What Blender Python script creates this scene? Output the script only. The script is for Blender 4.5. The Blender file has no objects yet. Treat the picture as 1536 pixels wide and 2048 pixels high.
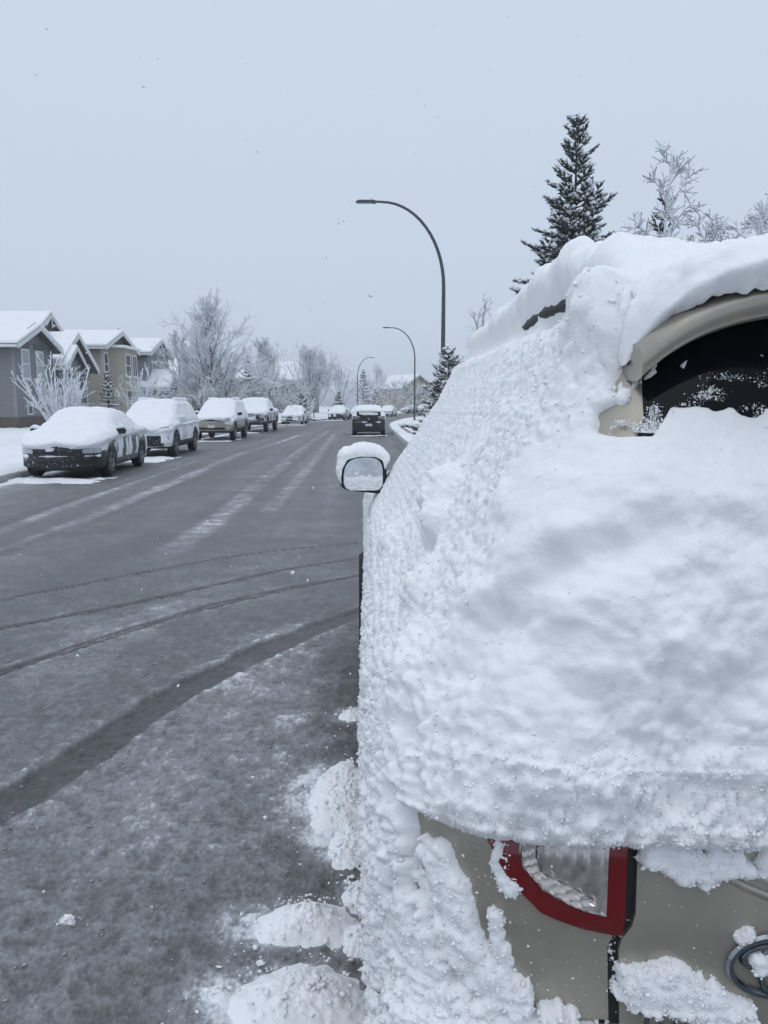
import bpy, math, random
import numpy as np
from mathutils import Vector

# ------------------------------------------------------------------ camera, sky, sun
sc = bpy.context.scene
random.seed(7)
CAM_H, PITCH, FPX = 1.6, math.radians(7.9), 1540.0
cam_d = bpy.data.cameras.new('camera'); cam = bpy.data.objects.new('camera', cam_d)
sc.collection.objects.link(cam)
cam.location = (0, 0, CAM_H); cam.rotation_euler = (math.pi/2 - PITCH, 0, 0)
cam_d.sensor_fit = 'VERTICAL'; cam_d.sensor_height = 36.0; cam_d.lens = FPX/2048*36.0
cam_d.clip_start = 0.05; cam_d.clip_end = 4000
sc.camera = cam

SUN_EL, SUN_AZ = math.radians(62), math.radians(150)
w = bpy.data.worlds.new('World'); sc.world = w; w.use_nodes = True
nt = w.node_tree; nt.nodes.clear()
out = nt.nodes.new('ShaderNodeOutputWorld')
bg1 = nt.nodes.new('ShaderNodeBackground'); bg2 = nt.nodes.new('ShaderNodeBackground')
sky = nt.nodes.new('ShaderNodeTexSky'); sky.sky_type = 'NISHITA'; sky.sun_disc = False
sky.sun_elevation = SUN_EL; sky.sun_rotation = SUN_AZ; sky.dust_density = 3.0
bg1.inputs['Strength'].default_value = 0.05
tc = nt.nodes.new('ShaderNodeTexCoord'); sx = nt.nodes.new('ShaderNodeSeparateXYZ')
nt.links.new(tc.outputs['Generated'], sx.inputs[0])
rmp = nt.nodes.new('ShaderNodeValToRGB')      # an even cloud deck: darker at the horizon, brighter overhead
e = rmp.color_ramp.elements
e[0].position = 0.0; e[0].color = (0.56, 0.65, 0.785, 1)
e[1].position = 1.0; e[1].color = (0.80, 0.88, 1.01, 1)
e2 = rmp.color_ramp.elements.new(.45); e2.color = (0.61, 0.70, 0.84, 1)
nt.links.new(sx.outputs['Z'], rmp.inputs['Fac'])
nt.links.new(rmp.outputs['Color'], bg2.inputs['Color']); bg2.inputs['Strength'].default_value = 1.0
nt.links.new(sky.outputs['Color'], bg1.inputs['Color'])
mx = nt.nodes.new('ShaderNodeMixShader'); mx.inputs['Fac'].default_value = 0.94
nt.links.new(bg1.outputs[0], mx.inputs[1]); nt.links.new(bg2.outputs[0], mx.inputs[2])
nt.links.new(mx.outputs[0], out.inputs['Surface'])
sd = bpy.data.lights.new('sun', 'SUN'); sun = bpy.data.objects.new('sun', sd); sc.collection.objects.link(sun)
sd.energy = 0.5; sd.angle = math.radians(50); sd.color = (1.0, 0.98, 0.95)
sun.rotation_euler = (math.radians(28), 0, math.radians(-30))
sc.view_settings.view_transform = 'Standard'; sc.view_settings.look = 'None'
sc.view_settings.exposure = 0.07; sc.view_settings.gamma = 1.0; sc.view_settings.use_curve_mapping = False
sc.cycles.max_bounces = 6; sc.cycles.diffuse_bounces = 3; sc.cycles.volume_bounces = 0; sc.cycles.use_denoising = True
sc.cycles.use_adaptive_sampling = True; sc.cycles.adaptive_threshold = .02

# ------------------------------------------------------------------ helpers
C = sc.collection
def gp(px, py, z=0.0):
    """a measured point of the photograph -> metres on the ground"""
    a, b = (px-768)/FPX, (1024-py)/FPX
    d = Vector((a, math.cos(PITCH)+b*math.sin(PITCH), -math.sin(PITCH)+b*math.cos(PITCH)))
    t = (z-CAM_H)/d.z
    return d.x*t, d.y*t

def _hash(ix, iy, iz, s):
    h = (ix.astype(np.int64)*374761393 + iy.astype(np.int64)*668265263 + iz.astype(np.int64)*2147483647 + s*974711) & 0xffffffff
    h = ((h ^ (h >> 13))*1274126177) & 0xffffffff
    h = ((h ^ (h >> 16))*2246822519) & 0xffffffff
    return ((h ^ (h >> 15)) & 0xffffff)/float(0xffffff)
def vnoise(p, s=0):
    i = np.floor(p); f = p-i; f = f*f*(3-2*f)
    r = 0
    for dx in (0, 1):
        for dy in (0, 1):
            for dz in (0, 1):
                wgt = (f[..., 0] if dx else 1-f[..., 0])*(f[..., 1] if dy else 1-f[..., 1])*(f[..., 2] if dz else 1-f[..., 2])
                r = r+wgt*_hash(i[..., 0]+dx, i[..., 1]+dy, i[..., 2]+dz, s)
    return r
def fbm(p, o=4, s=0):
    r = 0; a = .5; t = 0
    for k in range(o):
        r = r+a*vnoise(p*(2.03**k)+k*7.3, s+k); t += a; a *= .5
    return r/t
def worley(p, s=0):
    i = np.floor(p); f = p-i; o_ = np.where(f > .5, 1, -1); best = np.full(p.shape[:-1], 9.0)
    for dx in (0, 1):
        for dy in (0, 1):
            for dz in (0, 1):
                cx, cy, cz = i[..., 0]+dx*o_[..., 0], i[..., 1]+dy*o_[..., 1], i[..., 2]+dz*o_[..., 2]
                h1 = _hash(cx, cy, cz, s); h2 = (h1*947.13) % 1.0; h3 = (h1*7919.7) % 1.0
                d = (cx+.15+.7*h1-p[..., 0])**2+(cy+.15+.7*h2-p[..., 1])**2+(cz+.15+.7*h3-p[..., 2])**2
                best = np.minimum(best, d)
    return np.sqrt(best)
def billow(p, s=0):
    return np.clip(1-(worley(p, s)/.95)**2, 0, 1)
def sstep(a, b, x):
    t = np.clip((x-a)/(b-a), 0, 1); return t*t*(3-2*t)

def mesh_from(name, V, F, smooth=False):
    """V (n,3); F (m,k) array or a list of tuples"""
    me = bpy.data.meshes.new(name)
    if isinstance(F, np.ndarray):
        V = np.ascontiguousarray(V, dtype=np.float32); m, k = F.shape
        me.vertices.add(len(V)); me.vertices.foreach_set('co', V.ravel())
        me.loops.add(m*k); me.loops.foreach_set('vertex_index', F.astype(np.int32).ravel())
        me.polygons.add(m); me.polygons.foreach_set('loop_start', (np.arange(m)*k).astype(np.int32))
        me.update(calc_edges=True); me.validate()
    else:
        me.from_pydata([tuple(map(float, v)) for v in V], [], [tuple(int(i) for i in f) for f in F]); me.update()
    if smooth:
        me.polygons.foreach_set('use_smooth', np.ones(len(me.polygons), dtype=bool))
    return me
def obj(name, me, mat, parent=None, label=None):
    o = bpy.data.objects.new(name, me); C.objects.link(o)
    if mat is not None and not me.materials: me.materials.append(mat)
    if parent is not None: o.parent = parent
    if label: o['label'] = label
    return o
def tag(o, label, cat, group=None):
    o['label'] = label; o['category'] = cat
    if group: o['group'] = group
    return o
def thing(name, label, cat, loc=(0, 0, 0), rz=0.0, group=None):
    o = bpy.data.objects.new(name, None); C.objects.link(o); o.empty_display_size = .2
    o.location = loc; o.rotation_euler = (0, 0, rz)
    return tag(o, label, cat, group)
def struct(o): o['kind'] = 'structure'; return o
def stuff(o): o['kind'] = 'stuff'; return o

class MB:
    """collects boxes, prisms, tubes into one mesh"""
    def __init__(s): s.v = []; s.f = []
    def add(s, vs, fs):
        n = len(s.v); s.v += [tuple(v) for v in vs]; s.f += [tuple(i+n for i in f) for f in fs]; return s
    def box(s, x0, x1, y0, y1, z0, z1):
        return s.add([(x0, y0, z0), (x1, y0, z0), (x1, y1, z0), (x0, y1, z0), (x0, y0, z1), (x1, y0, z1), (x1, y1, z1), (x0, y1, z1)],
                     [(0, 3, 2, 1), (4, 5, 6, 7), (0, 1, 5, 4), (1, 2, 6, 5), (2, 3, 7, 6), (3, 0, 4, 7)])
    def prism(s, poly, ax, a0, a1):
        """poly of 2D points extruded along axis ax (0 x,1 y,2 z)"""
        n = len(poly)
        def P(p, a):
            return {0: (a, p[0], p[1]), 1: (p[0], a, p[1]), 2: (p[0], p[1], a)}[ax]
        return s.add([P(p, a0) for p in poly]+[P(p, a1) for p in poly],
                     [tuple(range(n))[::-1], tuple(range(n, 2*n))]+[(i, (i+1) % n, n+(i+1) % n, n+i) for i in range(n)])
    def tube(s, pts, rad, n=8, cap=True):
        pts = [Vector(p) for p in pts]; rad = rad if isinstance(rad, (list, tuple)) else [rad]*len(pts)
        rings = []; ref = Vector((0, 0, 1))
        for i, p in enumerate(pts):
            d = (pts[min(i+1, len(pts)-1)]-pts[max(i-1, 0)]).normalized()
            if abs(d.dot(ref)) > .95: ref = Vector((1, 0, 0))
            a = d.cross(ref).normalized(); b = a.cross(d)
            rings += [p+(a*math.cos(2*math.pi*k/n)+b*math.sin(2*math.pi*k/n))*rad[i] for k in range(n)]
        m = len(pts)
        fs = [(i*n+k, i*n+(k+1) % n, (i+1)*n+(k+1) % n, (i+1)*n+k) for i in range(m-1) for k in range(n)]
        if cap: fs += [tuple(range(n))[::-1], tuple(range((m-1)*n, m*n))]
        return s.add(rings, fs)
    def lathe(s, prof, cx, cy, cz, axis=0, n=24, cap=True):
        """prof: (offset along axis, radius)"""
        vs = []
        for o_, r in prof:
            for k in range(n):
                c_, s_ = r*math.cos(2*math.pi*k/n), r*math.sin(2*math.pi*k/n)
                vs.append((cx+o_, cy+c_, cz+s_) if axis == 0 else ((cx+c_, cy+o_, cz+s_) if axis == 1 else (cx+c_, cy+s_, cz+o_)))
        m = len(prof)
        fs = [(i*n+k, i*n+(k+1) % n, (i+1)*n+(k+1) % n, (i+1)*n+k) for i in range(m-1) for k in range(n)]
        if cap: fs += [tuple(range(n))[::-1], tuple(range((m-1)*n, m*n))]
        return s.add(vs, fs)
    def build(s, name, mat, parent=None, smooth=False, label=None):
        me = mesh_from(name, s.v, s.f, smooth)
        if smooth: me.set_sharp_from_angle(angle=math.radians(40))
        return obj(name, me, mat, parent, label)
def grid_faces(h, w_, keep=None, flip=False):
    i = np.arange(h*w_).reshape(h, w_)
    F = np.stack([i[:-1, :-1], i[:-1, 1:], i[1:, 1:], i[1:, :-1]], -1)
    if flip: F = F[..., ::-1]
    return F.reshape(-1, 4) if keep is None else F[keep]
def compact(V, F):
    used, inv = np.unique(F.ravel(), return_inverse=True)
    return V[used], inv.reshape(F.shape)
def grid_obj(name, P, mat, parent=None, keep=None, flip=False, smooth=True, attrs=None, label=None):
    h, w_ = P.shape[:2]; V = P.reshape(-1, 3); F = grid_faces(h, w_, keep, flip)
    if keep is not None:
        used, inv = np.unique(F.ravel(), return_inverse=True); V = V[used]; F = inv.reshape(F.shape)
    me = mesh_from(name, V, F, smooth)
    for k, a in (attrs or {}).items():
        at = me.attributes.new(k, 'FLOAT', 'POINT'); a = a.ravel()
        at.data.foreach_set('value', np.ascontiguousarray(a if keep is None else a[used], dtype=np.float32))
    return obj(name, me, mat, parent, label)
def normals(P):
    du = np.gradient(P, axis=1); dv = np.gradient(P, axis=0)
    n = np.cross(du, dv); return n/(np.linalg.norm(n, axis=-1, keepdims=True)+1e-9)

# ------------------------------------------------------------------ materials
M = {}
def mat(name, col, rough=.6, metal=0., var=.0, vscale=3., bump=0., bscale=40., spec=.5, coat=0., alpha=None, bdetail=3):
    m = bpy.data.materials.new(name); m.use_nodes = True; t = m.node_tree; b = t.nodes['Principled BSDF']
    b.inputs['Base Color'].default_value = (*col, 1); b.inputs['Roughness'].default_value = rough
    b.inputs['Metallic'].default_value = metal; b.inputs['Specular IOR Level'].default_value = spec
    b.inputs['Coat Weight'].default_value = coat; b.inputs['Coat Roughness'].default_value = .08
    co = t.nodes.new('ShaderNodeTexCoord')
    if var > 0:
        n = t.nodes.new('ShaderNodeTexNoise'); n.inputs['Scale'].default_value = vscale; n.inputs['Detail'].default_value = 5
        r = t.nodes.new('ShaderNodeMapRange'); r.inputs[3].default_value = 1-var; r.inputs[4].default_value = 1+var
        r.inputs[1].default_value = .25; r.inputs[2].default_value = .75
        h = t.nodes.new('ShaderNodeMix'); h.data_type = 'RGBA'; h.blend_type = 'MULTIPLY'; h.inputs[0].default_value = 1
        h.inputs[6].default_value = (*col, 1)
        t.links.new(co.outputs['Object'], n.inputs['Vector']); t.links.new(n.outputs['Fac'], r.inputs[0])
        t.links.new(r.outputs[0], h.inputs[7]); t.links.new(h.outputs[2], b.inputs['Base Color'])
    if bump > 0:
        n2 = t.nodes.new('ShaderNodeTexNoise'); n2.inputs['Scale'].default_value = bscale; n2.inputs['Detail'].default_value = bdetail
        bp = t.nodes.new('ShaderNodeBump'); bp.inputs['Strength'].default_value = 1.0; bp.inputs['Distance'].default_value = bump
        t.links.new(co.outputs['Object'], n2.inputs['Vector']); t.links.new(n2.outputs['Fac'], bp.inputs['Height'])
        t.links.new(bp.outputs[0], b.inputs['Normal'])
    M[name] = m; return m
SNOW = (.84, .86, .885)
mat('snow', SNOW, .75, var=.03, vscale=4, bump=.006, bscale=60, spec=.25)
mat('snow_near', (.87, .88, .895), .75, var=.02, vscale=20, bump=.0016, bscale=150, spec=.2, bdetail=6)
_b = M['snow_near'].node_tree.nodes['Principled BSDF']; _b.inputs['Subsurface Weight'].default_value = .55; _b.inputs['Subsurface Scale'].default_value = .007; _b.inputs['Subsurface Radius'].default_value = (.9, 1.0, 1.1)
mat('snow_grain', (.90, .91, .925), .8, spec=.15)
mat('snow_ground', (.81, .83, .855), .8, var=.05, vscale=.7, bump=.03, bscale=5, spec=.2)
mat('paint_champagne', (.37, .345, .29), .36, metal=.55, var=.13, vscale=9, coat=.35)
mat('paint_black', (.012, .013, .016), .35, metal=.1, coat=.5, var=.1)
mat('paint_white', (.62, .65, .68), .35, coat=.4, var=.03)
mat('paint_beige', (.34, .31, .25), .4, metal=.4, coat=.3, var=.05)
mat('paint_silver', (.42, .44, .46), .4, metal=.5, coat=.3, var=.05)
mat('paint_grey', (.10, .11, .125), .4, metal=.4, coat=.4, var=.05)
mat('paint_navy', (.03, .035, .045), .4, metal=.2, coat=.4, var=.05)
mat('black_plastic', (.012, .012, .014), .55, bump=.0006, bscale=300)
mat('rubber', (.018, .018, .02), .8, bump=.002, bscale=90)
mat('glass_dark', (.005, .006, .009), .06, spec=.12)
mat('mirror_glass', (.55, .58, .62), .12, metal=1.0, var=.2, vscale=40)
mat('chrome', (.62, .64, .67), .15, metal=1.0)
mat('chrome_dark', (.26, .29, .32), .2, metal=1.0, var=.25, vscale=60)
mat('rim_metal', (.25, .26, .28), .35, metal=.8)
mat('red_lens', (.14, .002, .004), .12, spec=.4, coat=.6, var=.06, vscale=60)
mat('clear_lens', (.42, .39, .385), .12, metal=.6, coat=.9, var=.45, vscale=55)
mat('reflector', (.72, .68, .67), .18, metal=.8)
mat('tail_smoke', (.20, .19, .20), .25, coat=.6, var=.3, vscale=20)
mat('lamp_metal', (.085, .10, .105), .45, metal=.6, var=.12, vscale=8)
mat('lamp_glass', (.5, .52, .55), .3)
mat('plate', (.6, .6, .62), .5, var=.2, vscale=20)
mat('headlight', (.42, .45, .48), .15, metal=.3, coat=.7)
mat('trim_white', (.62, .64, .65), .6, var=.05)
mat('trim_dark', (.10, .10, .105), .6, var=.05)
mat('trim_beige', (.46, .42, .36), .6, var=.05)
mat('concrete', (.26, .27, .28), .75, var=.2, vscale=4, bump=.004, bscale=30)
mat('concrete_dark', (.16, .165, .17), .75, var=.2, vscale=4, bump=.004, bscale=30)
mat('bark', (.075, .065, .06), .9, var=.25, vscale=10, bump=.01, bscale=30)
mat('wood_fence', (.13, .115, .10), .85, var=.2, vscale=6)
mat('door_dark', (.05, .05, .055), .5)
mat('pane', (.055, .065, .075), .1, spec=.7, var=.3, vscale=1.2)
mat('pane_light', (.30, .33, .36), .2, spec=.7, var=.3, vscale=1.0)
mat('flue', (.2, .2, .21), .5, metal=.6)

def siding(name, col, pitch=.15):
    """clapboards too small to pick apart: lap relief and tone per board"""
    m = mat(name, col, .7, var=.08, vscale=1.5); t = m.node_tree; b = t.nodes['Principled BSDF']
    co = t.nodes.new('ShaderNodeTexCoord'); s = t.nodes.new('ShaderNodeSeparateXYZ'); t.links.new(co.outputs['Object'], s.inputs[0])
    d = t.nodes.new('ShaderNodeMath'); d.operation = 'DIVIDE'; d.inputs[1].default_value = pitch; t.links.new(s.outputs['Z'], d.inputs[0])
    f = t.nodes.new('ShaderNodeMath'); f.operation = 'FRACT'; t.links.new(d.outputs[0], f.inputs[0])
    i = t.nodes.new('ShaderNodeMath'); i.operation = 'SUBTRACT'; i.inputs[0].default_value = 1; t.links.new(f.outputs[0], i.inputs[1])
    bp = t.nodes.new('ShaderNodeBump'); bp.inputs['Distance'].default_value = .05; bp.inputs['Strength'].default_value = 1
    t.links.new(i.outputs[0], bp.inputs['Height']); t.links.new(bp.outputs[0], b.inputs['Normal'])
    return m
siding('siding_grey', (.20, .21, .22)); siding('siding_light', (.25, .26, .27)); siding('siding_beige', (.38, .35, .30)); siding('siding_blue', (.20, .225, .25))
mat('shake', (.12, .115, .11), .85, var=.25, vscale=6)

def frosted(name, bark, lo, hi, frost=.25):
    """twigs with snow lying on whatever faces up"""
    m = bpy.data.materials.new(name); m.use_nodes = True; t = m.node_tree; b = t.nodes['Principled BSDF']
    b.inputs['Roughness'].default_value = .8; b.inputs['Specular IOR Level'].default_value = .2
    g = t.nodes.new('ShaderNodeNewGeometry'); s = t.nodes.new('ShaderNodeSeparateXYZ'); t.links.new(g.outputs['Normal'], s.inputs[0])
    co = t.nodes.new('ShaderNodeTexCoord'); n = t.nodes.new('ShaderNodeTexNoise'); n.inputs['Scale'].default_value = 9; n.inputs['Detail'].default_value = 3
    t.links.new(co.outputs['Object'], n.inputs['Vector'])
    a = t.nodes.new('ShaderNodeMath'); a.operation = 'MULTIPLY_ADD'; a.inputs[1].default_value = 1.6; a.inputs[2].default_value = -.8
    t.links.new(n.outputs['Fac'], a.inputs[0])
    a2 = t.nodes.new('ShaderNodeMath'); a2.operation = 'ADD'; t.links.new(s.outputs['Z'], a2.inputs[0]); t.links.new(a.outputs[0], a2.inputs[1])
    r = t.nodes.new('ShaderNodeMapRange'); r.inputs[1].default_value = lo; r.inputs[2].default_value = hi
    r.inputs[3].default_value = frost; r.inputs[4].default_value = 1.0; t.links.new(a2.outputs[0], r.inputs[0])
    h = t.nodes.new('ShaderNodeMix'); h.data_type = 'RGBA'; h.inputs[6].default_value = (*bark, 1); h.inputs[7].default_value = (.80, .83, .87, 1)
    t.links.new(r.outputs[0], h.inputs[0]); t.links.new(h.outputs[2], b.inputs['Base Color'])
    M[name] = m; return m
frosted('twig_frost', (.15, .135, .13), -.8, -.1, .72)
frosted('twig_snow', (.10, .085, .075), -.75, -.1, .40)
frosted('limb_snow', (.06, .055, .05), .0, .6, .03)
frosted('needle', (.036, .052, .046), .25, .95, .02)
frosted('needle_pale', (.03, .042, .036), .0, .7, .08)

# stone veneer of the foundation
m = mat('stone_base', (.12, .105, .09), .9, var=.35, vscale=5, bump=.03, bscale=8)

# slushy road: wet asphalt <-> grey slush, by the 'slush' attribute
m = bpy.data.materials.new('road_slush'); m.use_nodes = True; M['road'] = m
t = m.node_tree; b = t.nodes['Principled BSDF']
at = t.nodes.new('ShaderNodeAttribute'); at.attribute_name = 'slush'
co = t.nodes.new('ShaderNodeTexCoord')
n1 = t.nodes.new('ShaderNodeTexNoise'); n1.inputs['Scale'].default_value = 45; n1.inputs['Detail'].default_value = 6
n2 = t.nodes.new('ShaderNodeTexNoise'); n2.inputs['Scale'].default_value = 1.3; n2.inputs['Detail'].default_value = 5
t.links.new(co.outputs['Object'], n1.inputs['Vector']); t.links.new(co.outputs['Object'], n2.inputs['Vector'])
def math_node(op, a, b_, c=None):
    n = t.nodes.new('ShaderNodeMath'); n.operation = op
    for k, v in enumerate((a, b_, c)):
        if v is None: continue
        if isinstance(v, (int, float)): n.inputs[k].default_value = v
        else: t.links.new(v, n.inputs[k])
    return n.outputs[0]
s1 = math_node('MULTIPLY_ADD', n1.outputs['Fac'], .36, -.18)
s2 = math_node('MULTIPLY_ADD', n2.outputs['Fac'], .20, -.10)
s = math_node('ADD', math_node('ADD', at.outputs['Fac'], s1), s2)
rp = t.nodes.new('ShaderNodeValToRGB'); t.links.new(s, rp.inputs[0])
el = rp.color_ramp.elements
el[0].position = .0; el[0].color = (.026, .026, .026, 1)
el[1].position = 1.0; el[1].color = (.80, .83, .87, 1)
for p_, c_ in ((.30, (.080, .081, .083)), (.5, (.150, .153, .158)), (.75, (.29, .30, .315))):
    q_ = el.new(p_); q_.color = (*c_, 1)
t.links.new(rp.outputs[0], b.inputs['Base Color'])
rr = t.nodes.new('ShaderNodeMapRange'); rr.inputs[1].default_value = .1; rr.inputs[2].default_value = .6; rr.inputs[3].default_value = .26; rr.inputs[4].default_value = .7
t.links.new(s, rr.inputs[0]); t.links.new(rr.outputs[0], b.inputs['Roughness'])
b.inputs['Specular IOR Level'].default_value = .4
bp = t.nodes.new('ShaderNodeBump'); bp.inputs['Distance'].default_value = .008; bp.inputs['Strength'].default_value = .8
t.links.new(n1.outputs['Fac'], bp.inputs['Height']); t.links.new(bp.outputs[0], b.inputs['Normal'])

# ------------------------------------------------------------------ ground, road, kerbs
def curve(pts):
    ys = np.arange(-12, 330, .5); a = np.interp(ys, [p[0] for p in pts], [p[1] for p in pts])
    k = np.hanning(25); k /= k.sum(); a2 = np.convolve(np.pad(a, 12, mode='edge'), k, 'valid')
    return lambda y: np.interp(y, ys, a2)
XL = curve([(-12, -6.3), (0, -6.7), (14, -7.75), (20, -8.3), (25, -8.6), (36, -8.9), (46, -8.95), (64, -8.75), (83, -6.5), (112, -1.9), (154, 5), (220, 18), (330, 45)])
XR = curve([(-12, 2.7), (0, 2.25), (5, 2.08), (10, 1.8), (20, 1.25), (33, .72), (50, .3), (60, .25), (68, .5), (85, 1.9), (103, 4.6), (154, 13.5), (220, 27), (330, 55)])

g = 900.0
o = obj('ground', mesh_from('ground', [(-g, -60, -.12), (g, -60, -.12), (g, 2*g, -.12), (-g, 2*g, -.12)], [(0, 1, 2, 3)]), M['snow_ground']); struct(o)

# polylines measured on the road: (points, half width, slush level, kind)
def pl(*p): return np.array([gp(*q) for q in p])
RUTS = [
 (pl((800, 1205), (735, 1222), (600, 1268), (450, 1338), (330, 1405), (200, 1492), (100, 1560), (-60, 1655), (-300, 1790), (-700, 1960)), .115, 1.15),
 (pl((800, 1135), (735, 1148), (560, 1180), (400, 1217), (250, 1262), (0, 1345), (-80, 1372), (-400, 1480), (-900, 1640)), .04, .9),
 (pl((800, 1103), (735, 1114), (560, 1140), (300, 1200), (0, 1257), (-80, 1272), (-500, 1370), (-1000, 1490)), .036, .9),
 (pl((800, 1076), (735, 1084), (500, 1106), (300, 1142), (0, 1200), (-80, 1218), (-500, 1300), (-1000, 1400)), .03, .8),
]
STREAKS = [  # pale bands of packed slush along the driving lines; the last is part sheen
 (pl((655, 862), (610, 895), (560, 935), (480, 1000), (400, 1068), (300, 1130)), .20, .30),
 (pl((668, 868), (640, 910), (600, 955), (520, 1040)), .14, .16),
 (pl((600, 870), (470, 912), (300, 985), (140, 1052), (-20, 1118)), .19, .26),
 (pl((560, 872), (400, 918), (240, 975), (80, 1030), (-40, 1080)), .12, .20),
 (pl((300, 1230), (180, 1290), (80, 1370), (-60, 1460)), .30, .17),
 (pl((380, 1200), (250, 1250), (120, 1290)), .20, .14),
 (pl((620, 1290), (540, 1420), (430, 1640), (300, 1900)), .55, .20),  # pale frosty slush near the van, with soft road sheen painted into its tone
]
DARKS = [(pl((585, 895), (380, 962), (180, 1045), (0, 1110)), .12, .14), (pl((520, 880), (300, 950), (60, 1028), (-60, 1070)), .10, .12), (pl((640, 880), (500, 985), (300, 1080), (60, 1180)), .25, .08)]
def pdist(X, Y, P):
    m = .9; mk = (X > P[:, 0].min()-m)&(X < P[:, 0].max()+m)&(Y > P[:, 1].min()-m)&(Y < P[:, 1].max()+m)
    x, y = X[mk], Y[mk]; best = np.full(x.shape, 1e9)
    for a, c in zip(P[:-1], P[1:]):
        d = c-a; L = (d**2).sum(); tt = np.clip(((x-a[0])*d[0]+(y-a[1])*d[1])/L, 0, 1)
        best = np.minimum(best, (x-a[0]-tt*d[0])**2+(y-a[1]-tt*d[1])**2)
    out_ = np.full(X.shape, 1e3); out_[mk] = np.sqrt(best); return out_
def smooth_pl(P, n=48):
    d = np.r_[0, np.cumsum(np.hypot(*np.diff(P, axis=0).T))]; tt = np.linspace(0, d[-1], n)
    q = np.stack([np.interp(tt, d, P[:, 0]), np.interp(tt, d, P[:, 1])], -1)
    for _ in range(6): q[1:-1] = (q[:-2]+2*q[1:-1]+q[2:])/4
    return q
CLUMPS = [  # snow fallen off the van: centre px, width m, depth m, height m
 ((612, 1850), .26, .15, .085, 'wind-carved mound of fallen snow on the slush, upper of the two big ones'),
 ((605, 2010), .34, .20, .095, 'largest mound of fallen snow on the slush, nearest the van bumper'),
 ((686, 1590), .24, .40, .055, 'long drift of fallen snow lying against the van sill'),
 ((708, 1432), .13, .12, .05, 'small white heap of snow farthest forward along the van'),
 ((718, 1795), .10, .13, .06, 'rounded snow heap beside the van rear wheel'),
 ((700, 1690), .16, .24, .03, 'thin snow smear under the van sill'),
 ((722, 1880), .10, .10, .05, 'snow lump between the big mounds and the van tyre'),
 ((440, 1992), .055, .035, .03, 'fist-sized snow lump alone on the wet slush'),
 ((137, 1842), .035, .022, .02, 'tiny grey slush lump alone at the left'),
]
def road_mesh():
    ys = [-6, -3, 0, .8, 1.2, 1.5]
    while ys[-1] < 300: ys.append(ys[-1]*(1.0050 if ys[-1] < 5 else (1.0062 if ys[-1] < 12 else 1.013)))
    ys = np.array(ys); xl, xr = XL(ys)[:, None], XR(ys)[:, None]
    xa = np.maximum(xl+.02, -.56*np.maximum(ys, 1)[:, None]-.1); xb = np.minimum(xr-.02, .10*np.maximum(ys, 1)[:, None]+.25); nc = 370   # finer columns on the lane beside the van
    X = np.concatenate([xl+(xa-xl)*np.linspace(0, 1, 70)[None, :-1], xa+(xb-xa)*np.linspace(0, 1, nc)[None, :-1], xb+(xr-xb)*np.linspace(0, 1, 24)[None, :]], 1)
    Y = np.repeat(ys[:, None], X.shape[1], 1); uu = (X-xl)/(xr-xl)
    P = np.stack([X, Y, np.zeros_like(X)], -1)
    near = 1/(1+(np.hypot(X, Y)/9.0)**2)
    lump = fbm(P*np.array([26, 26, 1.]), 4, 11)-.5
    med = fbm(P*np.array([6, 6, 1.]), 4, 21)-.5
    big = fbm(P*np.array([.8, .8, 1.]), 4, 31)-.5
    z = .022*lump*near+.010*med*near
    s = .49+.46*lump*near+.22*med+.15*big
    # long faint streaks following the road
    st = fbm(np.stack([uu*26, Y*.05, 0*Y], -1), 4, 5)-.5
    gr_ = billow(P*np.array([70, 70, 1.]), 61)-.45; gr2 = fbm(P*np.array([120, 120, 1.]), 2, 63)-.5; vn = 1/(1+(np.hypot(X, Y)/5.0)**3)
    z = z+(.005*gr_*(.5+1.5*np.clip(med+.3, 0, 1))+.003*gr2)*vn; s = s+(.20*gr_+.26*gr2)*vn
    far = sstep(7, 13, Y)
    s = s+far*(.30*st+.02)
    warpx = (fbm(P*np.array([3, 3, 1.]), 3, 41)-.5)
    for Pl, hw, amt in RUTS:
        Q = smooth_pl(Pl); d = pdist(X, Y, Q)+.10*warpx*hw/.1*.8+.02*med
        # is the point on the camera's side of the rut
        core = 1-sstep(hw*.75, hw*1.1, d); rim = np.exp(-((d-hw*1.25)/(hw*.33))**2)
        if hw < .09: core = 1.5*(1-sstep(hw*.25, hw*.75, np.abs(d-hw*.7))); rim = np.exp(-(d/(hw*.35))**2)+np.exp(-((d-hw*1.9)/(hw*.5))**2)
        s = s-core*(.28+.25*gr2*vn)*amt+rim*(.03+.38*np.clip(lump+.10, 0, 1))*amt
        z = z-.010*core*amt+rim*amt*hw*(.05+.16*np.clip(lump, 0, 1))
    for Pl, hw, amt in STREAKS:
        d = pdist(X, Y, smooth_pl(Pl))+.25*warpx*hw
        Q = smooth_pl(Pl); y0_ = Q[:, 1].min(); L_ = (1-sstep(hw*.45, hw*1.3, d))*sstep(y0_-.2, y0_+1.6, Y)
        s = s+L_*amt*(.75+.9*med+.5*st)
    for Pl, hw, amt in DARKS:
        d = pdist(X, Y, smooth_pl(Pl))+.3*warpx*hw
        s = s-(1-sstep(hw*.5, hw*1.3, d))*amt
    # wet dark strip beside the van, thicker slush around fallen clumps
    d = pdist(X, Y, pl((700, 1300), (690, 1600), (690, 2048)))
    s = s-.16*(1-sstep(.05, .28, d+.2*med))
    for (px, py), w_, dp, h_, _ in CLUMPS:
        cx, cy = gp(px, py)
        q = np.hypot((X-cx+.18*w_)/(w_*1.0), (Y-cy)/(dp*1.0))+.7*med+.4*lump
        s = s+.55*(1-sstep(.45, 1.12, q))*(.75+.8*lump)
    # snow left along both gutters and white ground where cars stand
    eL = X-xl; eR = xr-X
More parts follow.
